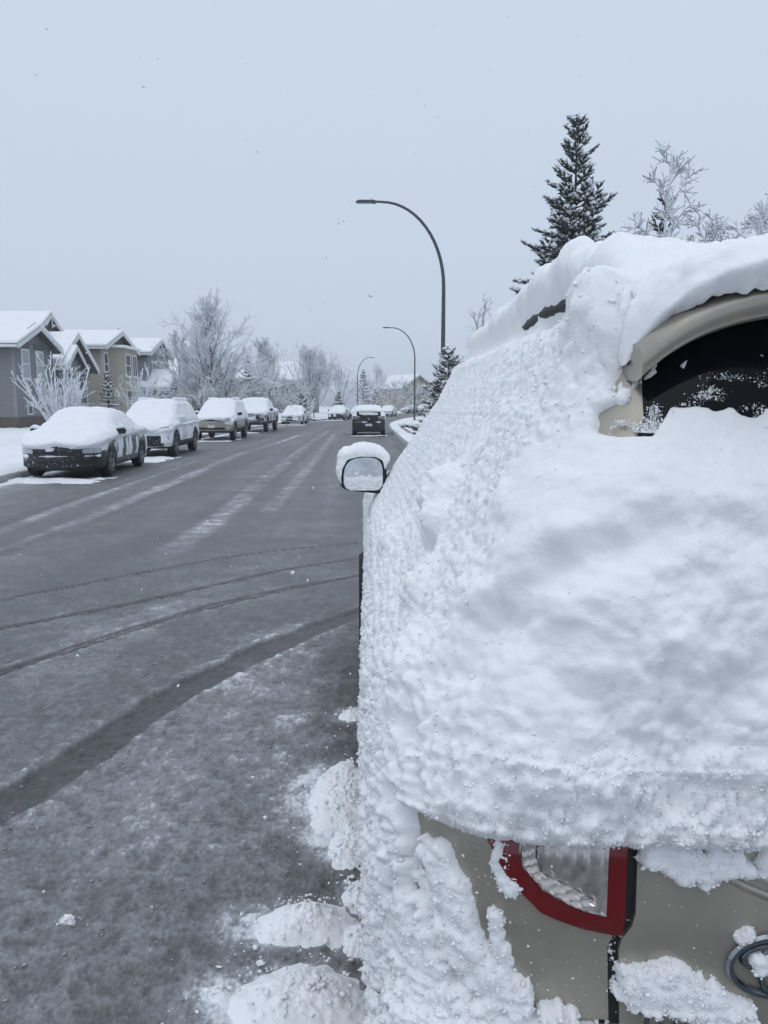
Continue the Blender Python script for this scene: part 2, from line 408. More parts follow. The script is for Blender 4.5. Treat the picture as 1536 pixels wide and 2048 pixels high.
    s = s+.55*(1-sstep(.0, .55, eL+.6*big+.2*med))*sstep(9, 13, Y)+.16*(1-sstep(.3, 2.4, eL+.8*big))
    s = s+.35*(1-sstep(.0, .25, eR+.3*med))*sstep(30, 40, Y)
    s = np.clip(s, .05, 1)
    P[..., 2] = z
    o = grid_obj('road', P, M['road'], attrs={'slush': s}); return struct(o)
road_mesh()

def strip(name, fx, prof, mat_, y0, y1, dy=1.0, flip=False):
    """sweep profile [(dx,z)] along fx(y)"""
    ys = np.arange(y0, y1, dy); P = np.zeros((len(ys), len(prof), 3))
    for j, (dx, z) in enumerate(prof):
        P[:, j, 0] = fx(ys)+dx; P[:, j, 1] = ys; P[:, j, 2] = z
    return struct(grid_obj(name, P, mat_, flip=flip, smooth=False))
strip('kerb_right', XR, [(-.02, -.05), (-.02, .012), (.02, .12), (.17, .13), (.17, -.05)], M['concrete'], -10, 250)
strip('gutter_right', XR, [(-.34, .016), (-.02, .016)], M['concrete_dark'], -10, 250)
strip('kerb_left', XL, [(.02, -.05), (.02, .012), (-.02, .12), (-.17, .13), (-.17, -.05)], M['concrete'], -10, 250)
def lawn(name, fx, sgn, prof, seed):
    ys = np.array([-10., 0, 4]); ys = np.r_[ys, np.arange(6, 60, .4), np.arange(60, 320, 1.6)]
    ds = np.array([p[0] for p in prof]); zs = np.array([p[1] for p in prof])
    dd = np.r_[np.arange(0, 4, .16), np.arange(4, 14, .45), np.arange(14, 60, 2.), 90, 140, 220, 400.]
    Y = np.repeat(ys[:, None], len(dd), 1); X = fx(ys)[:, None]+sgn*(.1+dd[None, :])
    P = np.stack([X, Y, 0*X], -1)
    z = np.interp(dd, ds, zs)[None, :]+.17*(fbm(P*np.array([.9, .9, 1]), 4, seed)-.5)*sstep(.15, .8, dd)[None, :]+.08*(fbm(P*np.array([4, 4, 1.]), 3, seed+5)-.5)*sstep(0, .3, dd)[None, :]
    P[..., 2] = z
    return struct(grid_obj(name, P, M['snow_ground'], flip=sgn > 0))
lawn('snow_lawn_left', XL, -1, [(0, .11), (.12, .17), (.5, .20), (1.6, .16), (3, .18), (8, .30), (13, .42), (30, .5), (400, .5)], 3)
lawn('snow_lawn_right', XR, 1, [(0, .10), (.10, .15), (.4, .18), (1.6, .16), (4, .3), (10, .6), (400, .6)], 13)
# shovelled walk, kerb line of wet concrete showing at the right
struct(grid_obj('pavement_right', np.stack([np.stack([XR(np.arange(24, 60, 1.))+k, np.arange(24, 60, 1.), 0*np.arange(24, 60, 1.)+.19+.0*k], -1) for k in (.75, .95)], 1), M['concrete'], smooth=False))

# ------------------------------------------------------------------ houses
def bevel(o, w_=.05, n=2):
    md = o.modifiers.new('bevel', 'BEVEL'); md.width = w_; md.segments = n; md.limit_method = 'ANGLE'; return o
def gable_block(T, xb, xf, y0, y1, zb, ze, zp, wall, oh=.45, trim='trim_white', gable=None, snow=.2, fascia=True):
    """ridge along x, gable facing the street (+x)"""
    yc = (y0+y1)/2; s = (zp-ze)/(yc-y0)
    MB().prism([(y0, zb), (y1, zb), (y1, ze), (yc, zp), (y0, ze)], 0, xb, xf).build('wall', M[wall], T)
    if gable:
        f = .86; MB().prism([(yc-(yc-y0)*f, ze+.15), (yc+(yc-y0)*f, ze+.15), (yc, zp-.12)], 0, xf+.003, xf+.05).build('gable_panel', M[gable], T)
    th = .12
    for sg in (-1, 1):
        ye = yc+sg*(yc-y0+oh); zee = ze-s*oh
        q = [(ye, zee), (yc, zp), (yc, zp+th), (ye, zee+th)]
        MB().prism(q, 0, xb-oh, xf+oh).build('roof', M['trim_dark'], T)
        a = .06
        q2 = [(ye+sg*.03, zee+th+.004), (yc, zp+th+.004), (yc, zp+th+snow*1.05), (ye+sg*.03, zee+th+snow)]
        bevel(MB().prism(q2, 0, xb-oh, xf+oh+.04).build('roof_snow', M['snow'], T), .07, 3)
        if fascia:
            MB().prism([(ye, zee-.12), (yc, zp-.12), (yc, zp+th), (ye, zee+th)], 0, xf+oh+.003, xf+oh+.05).build('fascia', M[trim], T)
            MB().box(xb-oh, xf+oh, min(ye, ye+sg*.10), max(ye, ye+sg*.10), zee-.05, zee+.10).build('eaves_trough', M[trim], T)
    return yc
def win_front(T, xf, y0, y1, z0, z1, trim='trim_white', bars=0, cross=False, pane='pane', sill=True):
    b_ = MB(); t_ = .09
    b_.box(xf, xf+.06, y0, y0+t_, z0, z1); b_.box(xf, xf+.06, y1-t_, y1, z0, z1); b_.box(xf, xf+.06, y0+t_, y1-t_, z0, z0+t_); b_.box(xf, xf+.06, y0+t_, y1-t_, z1-t_, z1)
    if cross: b_.box(xf, xf+.05, y0+t_, y1-t_, (z0+z1)/2-.035, (z0+z1)/2+.035)
    for k in range(bars):
        yy = y0+(y1-y0)*(k+1)/(bars+1); b_.box(xf, xf+.05, yy-.035, yy+.035, z0+t_, z1-t_)
    wn = b_.build('window', M[trim], T)
    MB().box(xf+.002, xf+.02, y0+t_, y1-t_, z0+t_, z1-t_).build('pane', M[pane], wn)
    if sill: MB().box(xf, xf+.12, y0-.05, y1+.05, z0-.08, z0-.002).build('sill', M[trim], wn)
def win_side(T, y, x0, x1, z0, z1, trim='trim_white', cross=True, pane='pane'):
    b_ = MB(); t_ = .09
    b_.box(x0, x0+t_, y-.06, y, z0, z1); b_.box(x1-t_, x1, y-.06, y, z0, z1); b_.box(x0+t_, x1-t_, y-.06, y, z0, z0+t_); b_.box(x0+t_, x1-t_, y-.06, y, z1-t_, z1)
    if cross: b_.box(x0+t_, x1-t_, y-.05, y, (z0+z1)/2-.035, (z0+z1)/2+.035)
    wn = b_.build('window', M[trim], T)
    MB().box(x0+t_, x1-t_, y-.02, y-.002, z0+t_, z1-t_).build('pane', M[pane], wn)

# grey clapboard house at the left edge
T = thing('house', 'dark grey clapboard house with two tall gable windows at left edge', 'house', (-20, 42.3, .2))
yc = gable_block(T, -9, 0, 0, 4.9, .0, 4.72, 5.72, 'siding_grey', .5, gable='siding_grey')
MB().box(-9.04, .05, -.05, 4.95, -.6, .75).build('stone_foundation', M['stone_base'], T)
for a in (.85, 2.65): win_front(T, .003, a, a+.95, 2.85, 4.5, cross=True, pane='pane_light')
for a, b_ in ((.70, 1.95), (2.5, 3.75)):
    MB().box(.003, .03, a, b_, 4.52, 4.85).build('window_head', M['trim_dark'], T)
win_front(T, .003, 1.2, 1.9, .85, 1.6, sill=False)
MB().box(-.12, .04, -.06, .04, .76, 4.9).build('corner_board', M['siding_light'], T)
MB().box(.003, .04, 4.82, 4.92, .76, 4.9).build('corner_board', M['siding_light'], T)
gable_block(T, -13, -4.2, -1.2, 5.6, 3.9, 4.2, 5.4, 'siding_grey', .4)
for k in (-1, 1):
    MB().tube([(.25, yc+k*1.1, 5.55), (.25, yc, 6.0)], .06, 6).build('gable_brace', M['trim_dark'], T)
fl = MB().tube([(-5.5, 2.4, 6.2), (-5.5, 2.4, 7.1)], .12, 10).tube([(-5.5, 2.4, 7.05), (-5.5, 2.4, 7.18)], .19, 10).build('chimney_flue', M['flue'], T)
MB().box(-2.2, -1.9, 1.9, 2.2, 5.9, 6.4).build('roof_vent', M['trim_dark'], T)
win_side(T, -.003, -2.6, -1.7, 1.0, 1.9, cross=False)
MB().prism([(-1.4, 4.0), (.0, 4.0), (.0, 4.15), (-1.4, 3.95)], 0, -3.4, -2.1).build('side_canopy', M['trim_dark'], T)
bevel(MB().prism([(-1.45, 3.97), (.0, 4.17), (.0, 4.33), (-1.45, 4.12)], 0, -3.45, -2.05).build('canopy_snow', M['snow'], T), .04)

# lighter grey house with the nested porch gables
T = thing('house', 'light grey house with nested porch gables and large front window', 'house', (-20.2, 47.9, .2))
yc = gable_block(T, -4, 0, 0, 5.7, 0, 3.9, 5.8, 'siding_light', .5, gable='siding_light')
MB().box(-4.02, .03, -.03, 5.73, -.5, .6).build('stone_foundation', M['stone_base'], T)
gable_block(T, -1.5, .55, .2, 3.0, 3.55, 3.85, 4.95, 'siding_grey', .3, snow=.12)
MB().prism([(2.1, 4.75), (3.6, 4.75), (2.85, 5.6)], 0, .056, .10).build('gable_panel', M['siding_grey'], T)
MB().lathe([(0, .3), (.05, .3)], .101, 2.85, 5.05, 0, 16).build('gable_medallion', M['trim_white'], T)
gable_block(T, -10, -2.0, 1.2, 6.4, 3.8, 5.7, 7.2, 'siding_light', .4)
for k in (-1, 1):
    MB().tube([(-1.55, 3.8+k*.9, 6.5), (-1.55, 3.8, 7.2)], .05, 6).build('gable_brace', M['trim_white'], T)
MB().tube([(-1.55, 3.8, 6.4), (-1.55, 3.8, 7.4)], .05, 6).build('gable_brace', M['trim_white'], T)
MB().prism([(2.2, 6.15), (5.4, 6.15), (3.8, 7.3)], 0, -1.99, -1.94).build('gable_panel', M['trim_dark'], T)
win_front(T, .003, 2.55, 5.0, 1.3, 3.7, bars=1, cross=False)
MB().box(.003, .06, .75, 1.75, .65, 2.75).build('door', M['door_dark'], T)
win_front(T, .003, .6, 1.9, 2.85, 3.4, bars=3)
for yy in (.3, 2.1): MB().box(.35, .55, yy, yy+.2, .6, 3.8).build('porch_post', M['trim_white'], T)
MB().box(0.04, 1.4, .2, 2.4, -.3, .58).build('porch_deck', M['concrete'], T)
st = MB()
for k in range(4): st.box(1.4+k*.3, 1.7+k*.3, .5, 2.0, -.3, .45-k*.15)
st.build('steps', M['concrete'], T)
for yy in (.5, 2.3):
    r_ = MB().tube([(.1, yy, 1.5), (1.4, yy, 1.5), (2.8, yy, .85)], .04, 6).build('railing', M['trim_white'], T)
    for k in range(14):
        x_ = .15+k*.2; zt = 1.5 if x_ < 1.4 else 1.5-(x_-1.4)*.464
        MB().box(x_, x_+.03, yy-.015, yy+.015, zt-.95, zt).build('baluster', M['trim_white'], r_)

# beige house
T = thing('house', 'beige two-storey house with snow roof behind the small spruce', 'house', (-20.5, 57, .25))
yc = gable_block(T, -10, 0, 0, 6.6, 0, 5.6, 6.75, 'siding_beige', .5, gable='shake')
MB().prism([(-.0, 1.4), (.9, 2.0), (.9, 5.2), (0, 5.8)], 2, .5, 5.6).build('bay', M['siding_beige'], T)
bevel(MB().prism([(-.1, 1.1), (1.2, 1.7), (1.2, 5.5), (-.1, 6.1)], 2, 5.6, 5.8).build('bay_roof', M['snow'], T), .05)
for z0, z1 in ((3.5, 5.2), (.9, 2.5)):
    win_front(T, .903, 2.3, 3.5, z0, z1, cross=True); win_front(T, .903, 3.9, 5.0, z0, z1, bars=1)
win_front(T, .003, .25, 1.15, 3.5, 5.2, cross=True); win_front(T, .003, .25, 1.15, .9, 2.5)
MB().box(-.1, .04, -.05, .08, .1, 5.7).build('corner_board', M['trim_beige'], T)
MB().box(-10.02, .02, -.03, 6.63, -.5, .4).build('foundation', M['concrete'], T)
MB().box(-5, -4.5, .9, 1.3, 5.9, 6.4).build('roof_vent', M['trim_dark'], T)
win_side(T, -.003, -6, -4.8, 3.4, 4.6)

# blue-grey house
T = thing('house', 'blue grey two-storey house half hidden by the frosted trees', 'house', (-20.3, 67.2, .25))
yc = gable_block(T, -10, 0, 0, 6.4, 0, 5.8, 7.0, 'siding_blue', .45, gable='siding_grey')
gable_block(T, -.5, 1.6, -.2, 3.0, 2.0, 2.9, 4.2, 'siding_blue', .3)
win_front(T, .003, 1.2, 2.3, 3.6, 5.2, cross=True); win_front(T, .003, 3.6, 4.7, 3.6, 5.2, cross=True)
win_front(T, .003, 3.4, 4.9, .8, 2.5, bars=1)
MB().box(.003, .06, 1.0, 2.0, .4, 2.4).build('door', M['door_dark'], T)
for yy in (.0, 2.7): MB().box(1.35, 1.55, yy, yy+.18, .2, 2.9).build('porch_post', M['trim_white'], T)
win_side(T, -.003, -2.6, -1.6, 3.4, 4.8)
MB().box(-10.02, .02, -.03, 6.43, -.5, .4).build('foundation', M['concrete'], T)
MB().box(-5, -4.5, .9, 1.3, 6.1, 6.6).build('roof_vent', M['trim_dark'], T)

# houses farther down the street, seen between the trees
def far_house(label, loc, rz, wd, dp, ze, zp, wall):
    T = thing('house', label, 'house', loc, rz)
    gable_block(T, -dp, 0, 0, wd, -.3, ze, zp, wall, .5, snow=.28)
    win_front(T, .003, wd*.2, wd*.42, ze-1.9, ze-.5); win_front(T, .003, wd*.58, wd*.8, ze-1.9, ze-.5)
    win_side(T, -.003, -dp*.5, -dp*.5+1.2, ze-1.9, ze-.6)
    win_front(T, .003, wd*.2, wd*.42, .7, 2.1)
    MB().box(.003, .06, wd*.6, wd*.6+1.0, 0, 2.1).build('door', M['door_dark'], T)
far_house('tan house showing between the second and third frosted trees', (-21, 86, .3), 0, 8, 10, 4.6, 6.8, 'siding_beige')
far_house('grey house with white roof behind the widest frosted tree', (-17.5, 104, .3), -.12, 8, 10, 4.9, 7.2, 'siding_light')
far_house('narrow white-roofed house left of the far short lamp', (-12.5, 122, .3), -.25, 7, 10, 5.4, 7.9, 'siding_light')
far_house('far snow-roofed brown house above the black hatchback', (4.2, 178, .4), -1.0, 9, 11, 5.2, 8.0, 'siding_beige')
far_house('low far house with white roof beside the second lamp pole', (14.5, 190, .4), -.9, 8, 9, 3.2, 5.4, 'siding_grey')
def fence(label, x, y0, y1, z0, h_):
    T = thing('fence', label, 'fence', (x, y0, z0))
    n = int((y1-y0)/.16)
    me = MB().box(-.015, .015, .005, .15, 0, h_); first = me.build('board', M['wood_fence'], T)
    for k in range(1, n):
        c_ = first.copy(); C.objects.link(c_); c_.parent = T; c_.location = (0, k*.16, 0)
    MB().box(-.09, -.02, 0, n*.16, .3, .4).build('rail', M['wood_fence'], T)
    MB().box(-.09, -.02, 0, n*.16, h_-.4, h_-.3).build('rail', M['wood_fence'], T)
fence('brown board fence between the blue grey house and bare trees', -18.6, 74.5, 82, .3, 1.8)

# ------------------------------------------------------------------ trees
rng = np.random.default_rng(5)
def reseed(label):
    global rng
    rng = np.random.default_rng(sum(ord(c)*(i+1) for i, c in enumerate(label)))
def tubes(segs, n=4):
    """segs: list of (p0,p1,r0,r1) -> V,F"""
    p0 = np.array([s_[0] for s_ in segs]); p1 = np.array([s_[1] for s_ in segs])
    r0 = np.array([s_[2] for s_ in segs]); r1 = np.array([s_[3] for s_ in segs])
    d = p1-p0; d /= np.linalg.norm(d, axis=1, keepdims=True)+1e-9
    ref = np.where(np.abs(d[:, 2:3]) > .9, np.array([[1., 0, 0]]), np.array([[0, 0, 1.]]))
    a = np.cross(d, ref); a /= np.linalg.norm(a, axis=1, keepdims=True)+1e-9; b_ = np.cross(a, d)
    th = np.arange(n)*2*np.pi/n+np.pi/4*(n == 4)+(np.pi/2 if n == 3 else 0)
    off = a[:, None, :]*np.cos(th)[None, :, None]+b_[:, None, :]*np.sin(th)[None, :, None]
    R0 = p0[:, None, :]+off*r0[:, None, None]; R1 = p1[:, None, :]+off*r1[:, None, None]
    V = np.concatenate([R0, R1], 1).reshape(-1, 3); k = np.arange(n); k2 = (k+1) % n
    f = np.stack([k, k2, n+k2, n+k], -1)
    F = (np.arange(len(segs))*2*n)[:, None, None]+f[None]
    return V, F.reshape(-1, 4)
def cr(a, b): return np.array([a[1]*b[2]-a[2]*b[1], a[2]*b[0]-a[0]*b[2], a[0]*b[1]-a[1]*b[0]])
def unit(v): return v/(math.sqrt(v[0]*v[0]+v[1]*v[1]+v[2]*v[2])+1e-9)
def branch(segs, p, d, L, r0, r1, n, wob, up):
    pts = [p]; q = p.copy(); dd = d.copy()
    for k in range(n):
        dd = unit(dd+rng.normal(0, wob, 3)+np.array([0, 0, up])); q2 = q+dd*L/n
        segs.append((q, q2, r0+(r1-r0)*k/n, r0+(r1-r0)*(k+1)/n)); q = q2; pts.append(q)
    return pts
def side_dir(d, ang):
    a = unit(cr(d, rng.normal(0, 1, 3))); return unit(d*math.cos(ang)+a*math.sin(ang))
def bare_tree(name, label, loc, H, W, n1=15, n2=7, n3=5, clear=.22, up=.10, rt=.09, tw=.012, multi=1, twig='twig_frost', group=None, rz=0, spread=(30, 50)):
    reseed(label)
    limbs, twigs = [], []
    for mlt in range(multi):
        d0 = unit(np.array([rng.normal(0, .25), rng.normal(0, .25), 1.])) if multi > 1 else unit(np.array([rng.normal(0, .04), rng.normal(0, .04), 1.]))
        tr = branch(limbs, np.zeros(3), d0, H*.86, rt, rt*.12, 9, .05, .05)
        tr = np.array(tr); tt = np.linspace(0, 1, len(tr))
        at_ = lambda f: np.array([np.interp(f, tt, tr[:, i]) for i in range(3)])
        for k in range(n1):
            f = clear+(.97-clear)*(k+rng.uniform(0, 1))/n1; p = at_(f)
            ang = math.radians(rng.uniform(*spread))*(1.15-.6*f)
            th = k*2.4+rng.uniform(-.4, .4)
            d = np.array([math.cos(th)*math.sin(ang), math.sin(th)*math.sin(ang), math.cos(ang)])
            L = (W*.75*(1-f)**.55+H*.10)*rng.uniform(.8, 1.15)
            b1 = branch(limbs, p, d, L, rt*.42*(1-f*.6), tw*1.2, 5, .10, up)
            for j in range(n2):
                g_ = rng.uniform(.15, 1); q = np.array([np.interp(g_*5, range(6), [b[i] for b in b1]) for i in range(3)])
                dd = unit(b1[min(int(g_*5)+1, 5)]-b1[min(int(g_*5), 4)])
                b2 = branch(twigs, q, side_dir(dd, math.radians(rng.uniform(25, 50))), L*rng.uniform(.25, .48), tw*1.3, tw*.9, 3, .14, up*1.2)
                for i in range(n3):
                    h_ = rng.integers(0, 3); q2 = b2[h_]+(b2[h_+1]-b2[h_])*rng.uniform(0, 1)
                    b3 = branch(twigs, q2, side_dir(unit(b2[h_+1]-b2[h_]), math.radians(rng.uniform(25, 55))), L*rng.uniform(.10, .24), tw, tw*.7, 2, .18, up)
                    if rng.uniform() < .6:
                        branch(twigs, b3[1], side_dir(unit(b3[2]-b3[1]), math.radians(40)), L*rng.uniform(.06, .13), tw*.9, tw*.6, 1, .1, up)
    T = thing(name, label, 'tree', loc, rz, group)
    V, F = tubes(limbs, 6); obj('trunk', mesh_from('trunk', V, F, True), M['limb_snow'], T)
    V, F = tubes(twigs, 3); obj('crown', mesh_from('crown', V, F), M[twig], T)
    return T
def shrub(name, label, loc, H, W, stems=26, tw=.016, droop=.0, twig='twig_snow', cat='shrub', n2=6, group=None):
    reseed(label)
    S, Tw = [], []
    for k in range(stems):
        th = k*2.4; lean = rng.uniform(.05, 1)*math.atan2(W/2, H)
        d = np.array([math.cos(th)*math.sin(lean), math.sin(th)*math.sin(lean), math.cos(lean)])
        p = np.array([math.cos(th), math.sin(th), 0])*rng.uniform(0, .08)*W
        b1 = branch(S, p, d, H*rng.uniform(.7, 1.08), tw*1.6, tw, 5, .08, -droop)
        for j in range(n2):
            h_ = rng.integers(1, 5); q = b1[h_]+(b1[h_+1]-b1[h_])*rng.uniform(0, 1)
            b2 = branch(Tw, q, side_dir(unit(b1[h_+1]-b1[h_]), math.radians(rng.uniform(20, 45))), H*rng.uniform(.12, .3), tw, tw*.75, 3, .15, .05-droop)
            for i in range(2): branch(Tw, b2[1+i], side_dir(unit(b2[2]-b2[1]), math.radians(40)), H*rng.uniform(.05, .12), tw*.8, tw*.6, 1, .1, 0)
    T = thing(name, label, cat, loc, 0, group)
    V, F = tubes(S, 5); obj('stems', mesh_from('stems', V, F), M[twig], T)
    V, F = tubes(Tw, 4); stuff(obj('twigs', mesh_from('twigs', V, F), M[twig], T))
    return T
BLOB = None
def blobs(cs, rs, seed=0, lo=False):
    """many small lumpy clots: centre (n,3), radii (n,3)"""
    if lo:
        me_v = np.array([(0, 0, 1), (0, 0, -.8)]+[(math.cos(k*math.pi/2), math.sin(k*math.pi/2), .05) for k in range(4)])
        F = [(0, 2+k, 2+(k+1) % 4) for k in range(4)]+[(1, 2+(k+1) % 4, 2+k) for k in range(4)]
    else:
        me_v = np.array([(0, 0, 1), (0, 0, -.7)]+[(math.cos(k*math.pi/3), math.sin(k*math.pi/3), .45) for k in range(6)]+[(1.05*math.cos(k*math.pi/3+.5), 1.05*math.sin(k*math.pi/3+.5), -.25) for k in range(6)])
        F = [(0, 2+k, 2+(k+1) % 6) for k in range(6)]+[(2+k, 8+k, 2+(k+1) % 6) for k in range(6)]+[(2+(k+1) % 6, 8+k, 8+(k+1) % 6) for k in range(6)]+[(1, 8+(k+1) % 6, 8+k) for k in range(6)]
    F = np.array(F); n = len(cs); rg_ = np.random.default_rng(seed)
    jit = (1+rg_.uniform(-.48, .48, (n, len(me_v), 1)))*rg_.uniform(.6, 1.35, (n, 1, 3))
    th = rg_.uniform(0, 6.28, n); c_, s_ = np.cos(th)[:, None], np.sin(th)[:, None]
    B = me_v[None]*jit; B = np.stack([B[..., 0]*c_-B[..., 1]*s_, B[..., 0]*s_+B[..., 1]*c_, B[..., 2]], -1)
    V = cs[:, None, :]+B*rs[:, None, :]
    FF = (np.arange(n)*len(me_v))[:, None, None]+F[None]
    return V.reshape(-1, 3), FF.reshape(-1, 3)
def spruce(name, label, loc, H, W, whorls=24, per=7, twn=11, snow=.6, nmat='needle', needle=.05, group=None, fine=1, zstart=.06, droop=.12, sparse=0.):
    reseed(label)
    limbs, cones, nd, sb, sr = [], [], [], [], []
    limbs.append((np.zeros(3), np.array([0, 0, H*.97]), .022*H*.6+.02, .008))
    for k in range(whorls):
        f = zstart+(1-zstart)*(k/whorls)**.92
        z = f*H; R = W/2*(1-f)**.82*rng.uniform(.78, 1.12)+.10
        nb = max(3, int(per*(1-f*.45)))
        for j in range(nb):
            if rng.uniform() < sparse: continue
            th = j*2*math.pi/nb+k*1.1+rng.uniform(-.35, .35); L = R*rng.uniform(.72, 1.15)
            el = math.radians(-14+62*f**1.6+rng.uniform(-8, 8))
            d = np.array([math.cos(th)*math.cos(el), math.sin(th)*math.cos(el), math.sin(el)])
            b1 = branch(limbs, np.array([0, 0, z]), d, L, .012+.006*L, .005, 4, .05, .05 if f > .3 else .03)
            nt_ = max(3, int(twn*L/(W/2)*1.2)+2)
            for i in range(nt_):
                g_ = .18+.82*(i+rng.uniform(0, .8))/nt_; h_ = min(int(g_*4), 3); q = b1[h_]+(b1[h_+1]-b1[h_])*(g_*4-h_)
                dd = unit(b1[h_+1]-b1[h_]); sd_ = unit(cr(dd, np.array([0, 0, 1.])))*(1 if i % 2 else -1)
                ang = math.radians(rng.uniform(30, 58)); tl = (L*.34*(1.12-g_)+.09)*rng.uniform(.75, 1.2)
                td = unit(dd*math.cos(ang)+sd_*math.sin(ang)+np.array([0, 0, rng.uniform(-droop*1.3, .12)]))
                if i == nt_-1: td = dd
                cones.append((q, q+td*tl, td))
                if tl > .22 and fine:
                    for s_ in (-1, 1):
                        q3 = q+td*tl*rng.uniform(.35, .6); t3 = unit(td*.8+s_*.55*unit(cr(td, np.array([0, 0, 1.])))+np.array([0, 0, rng.uniform(-.15, .1)]))
                        cones.append((q3, q3+t3*tl*.5, t3))
    # leader
    cones.append((np.array([0, 0, H*.93]), np.array([0, 0, H]), np.array([0, 0, 1.])))
    segs = []
    A_ = np.array([c_[0] for c_ in cones]); B_ = np.array([c_[1] for c_ in cones]); D_ = np.array([c_[2] for c_ in cones]); L_ = np.linalg.norm(B_-A_, axis=1)
    for a, c_ in zip(A_, B_):
        m_ = (a+c_)/2; segs.append((a, m_, needle*.30, needle*.50)); segs.append((m_, c_, needle*.50, needle*.10))
    ix = np.repeat(np.arange(len(A_)), np.maximum(5, (L_/needle*5*fine).astype(int)) if fine else 4)
    g_ = rng.uniform(.05, 1, (len(ix), 1)); o_ = np.cross(D_[ix], rng.normal(0, 1, (len(ix), 3))); o_ /= np.linalg.norm(o_, axis=1, keepdims=True)+1e-9
    b0 = A_[ix]+(B_-A_)[ix]*g_; tip = b0+(o_*.85+D_[ix]*.7)*needle*rng.uniform(.8, 1.3, (len(ix), 1)); sp = np.cross(o_, D_[ix])*needle*.16
    tri = np.stack([b0-sp, b0+sp, tip], 1)
    ix = np.repeat(np.arange(len(A_)), np.clip((L_*.8/(needle*1.1)).astype(int), 1, 7)); ix = ix[rng.uniform(0, 1, len(ix)) < snow]
    rr_ = needle*rng.uniform(.45, .95, len(ix)); sb = A_[ix]+(B_-A_)[ix]*rng.uniform(.15, 1, (len(ix), 1))+np.array([0, 0, needle*.42]); sr = np.stack([rr_*1.2, rr_*1.2, rr_*.85], -1)
    T = thing(name, label, 'tree', loc, rng.uniform(0, 6), group)
    V, F = tubes(limbs, 6); obj('trunk', mesh_from('trunk', V, F), M['bark'], T)
    V, F = tubes(segs, 5); tr_ = np.array(tri).reshape(-1, 3)
    F3 = np.concatenate([F[:, [0, 1, 2]], F[:, [0, 2, 3]], np.arange(len(tr_)).reshape(-1, 3)+len(V)])
    obj('crown', mesh_from('crown', np.concatenate([V, tr_]), F3), M[nmat], T)
    if len(sb):
        V, F = blobs(sb, sr, lo=True); obj('snow_load', mesh_from('snow_load', V, F, True), M['snow'], T)['kind'] = 'stuff'
    return T
# right-hand side
spruce('spruce_tree', 'tall spruce with snowy branch tips rising behind the van roof', (3.37, 14.2, .3), 6.25, 3.3, whorls=29, per=9, twn=14, snow=.95, needle=.052)
spruce('spruce_tree', 'snow-laden dark spruce leaning over the frosted bare sapling', (4.62, 13.2, .3), 4.75, 1.9, whorls=18, per=6, twn=8, snow=.7, needle=.05)
def snowy_sapling(label, loc, H, arms, tw=.018):
    reseed(label)
    limbs, tws, sb, sr = [], [], [], []
    tr = branch(limbs, np.zeros(3), np.array([0, 0, 1.]), H, .035, .012, 10, .012, .02)
    for k in range(arms):
        f = .22+.76*(k/arms); p = np.array([np.interp(f*10, range(11), [b_[i] for b_ in tr]) for i in range(3)])
        th = k*2.4+rng.uniform(-.4, .4); L = (1.35*(1-f)**.8+.20)*rng.uniform(.8, 1.2); el = math.radians(30+30*f)
        d = np.array([math.cos(th)*math.cos(el), math.sin(th)*math.cos(el), math.sin(el)])
        b1 = branch(limbs, p, d, L, tw*.75, tw*.6, 7, .07, -.10*(1-f))
        for j in range(int(4+8*L)):
            h_ = rng.integers(1, 7); q = b1[h_]+(b1[h_+1]-b1[h_])*rng.uniform(0, 1)
            b2 = branch(tws, q, side_dir(unit(b1[h_+1]-b1[h_]), math.radians(rng.uniform(25, 60))), L*rng.uniform(.18, .42)+.05, tw*.75, tw*.6, 3, .16, -.06)
            for i in range(3): branch(tws, b2[1+i % 2], side_dir(unit(b2[2]-b2[1]), math.radians(45)), rng.uniform(.06, .18), tw*.6, tw*.5, 1, .1, 0)
    T = thing('sapling', label, 'tree', loc)
    V, F = tubes(limbs, 6); obj('trunk', mesh_from('trunk', V, F), M['twig_snow'], T)
    V, F = tubes(tws, 5); stuff(obj('twigs', mesh_from('twigs', V, F), M['twig_snow'], T))
snowy_sapling('upright young tree with snow-coated bare arms, right of the tall spruce', (4.29, 12.2, .3), 5.12, 26)
snowy_sapling('arching snow-coated young tree at the right edge', (5.45, 11.6, .3), 4.1, 30)
snowy_sapling('low snow-coated tree between the sapling and right edge', (4.75, 11.4, .3), 3.85, 32)
snowy_sapling('snow-coated tree crossing the right picture border', (5.95, 12.0, .3), 4.35, 26)
spruce('spruce_shrub', 'bushy snow-clotted evergreen at the foot of the nearest lamp', (1.95, 23.6, .2), 3.05, 2.7, whorls=14, per=8, twn=8, snow=.95, needle=.085, nmat='needle_pale')
bare_tree('bare_tree', 'small frosted tree peeking above the van windscreen', (3.55, 27.5, .3), 4.95, 1.9, n1=12, n2=6, n3=4, rt=.05, tw=.010, twig='twig_snow')
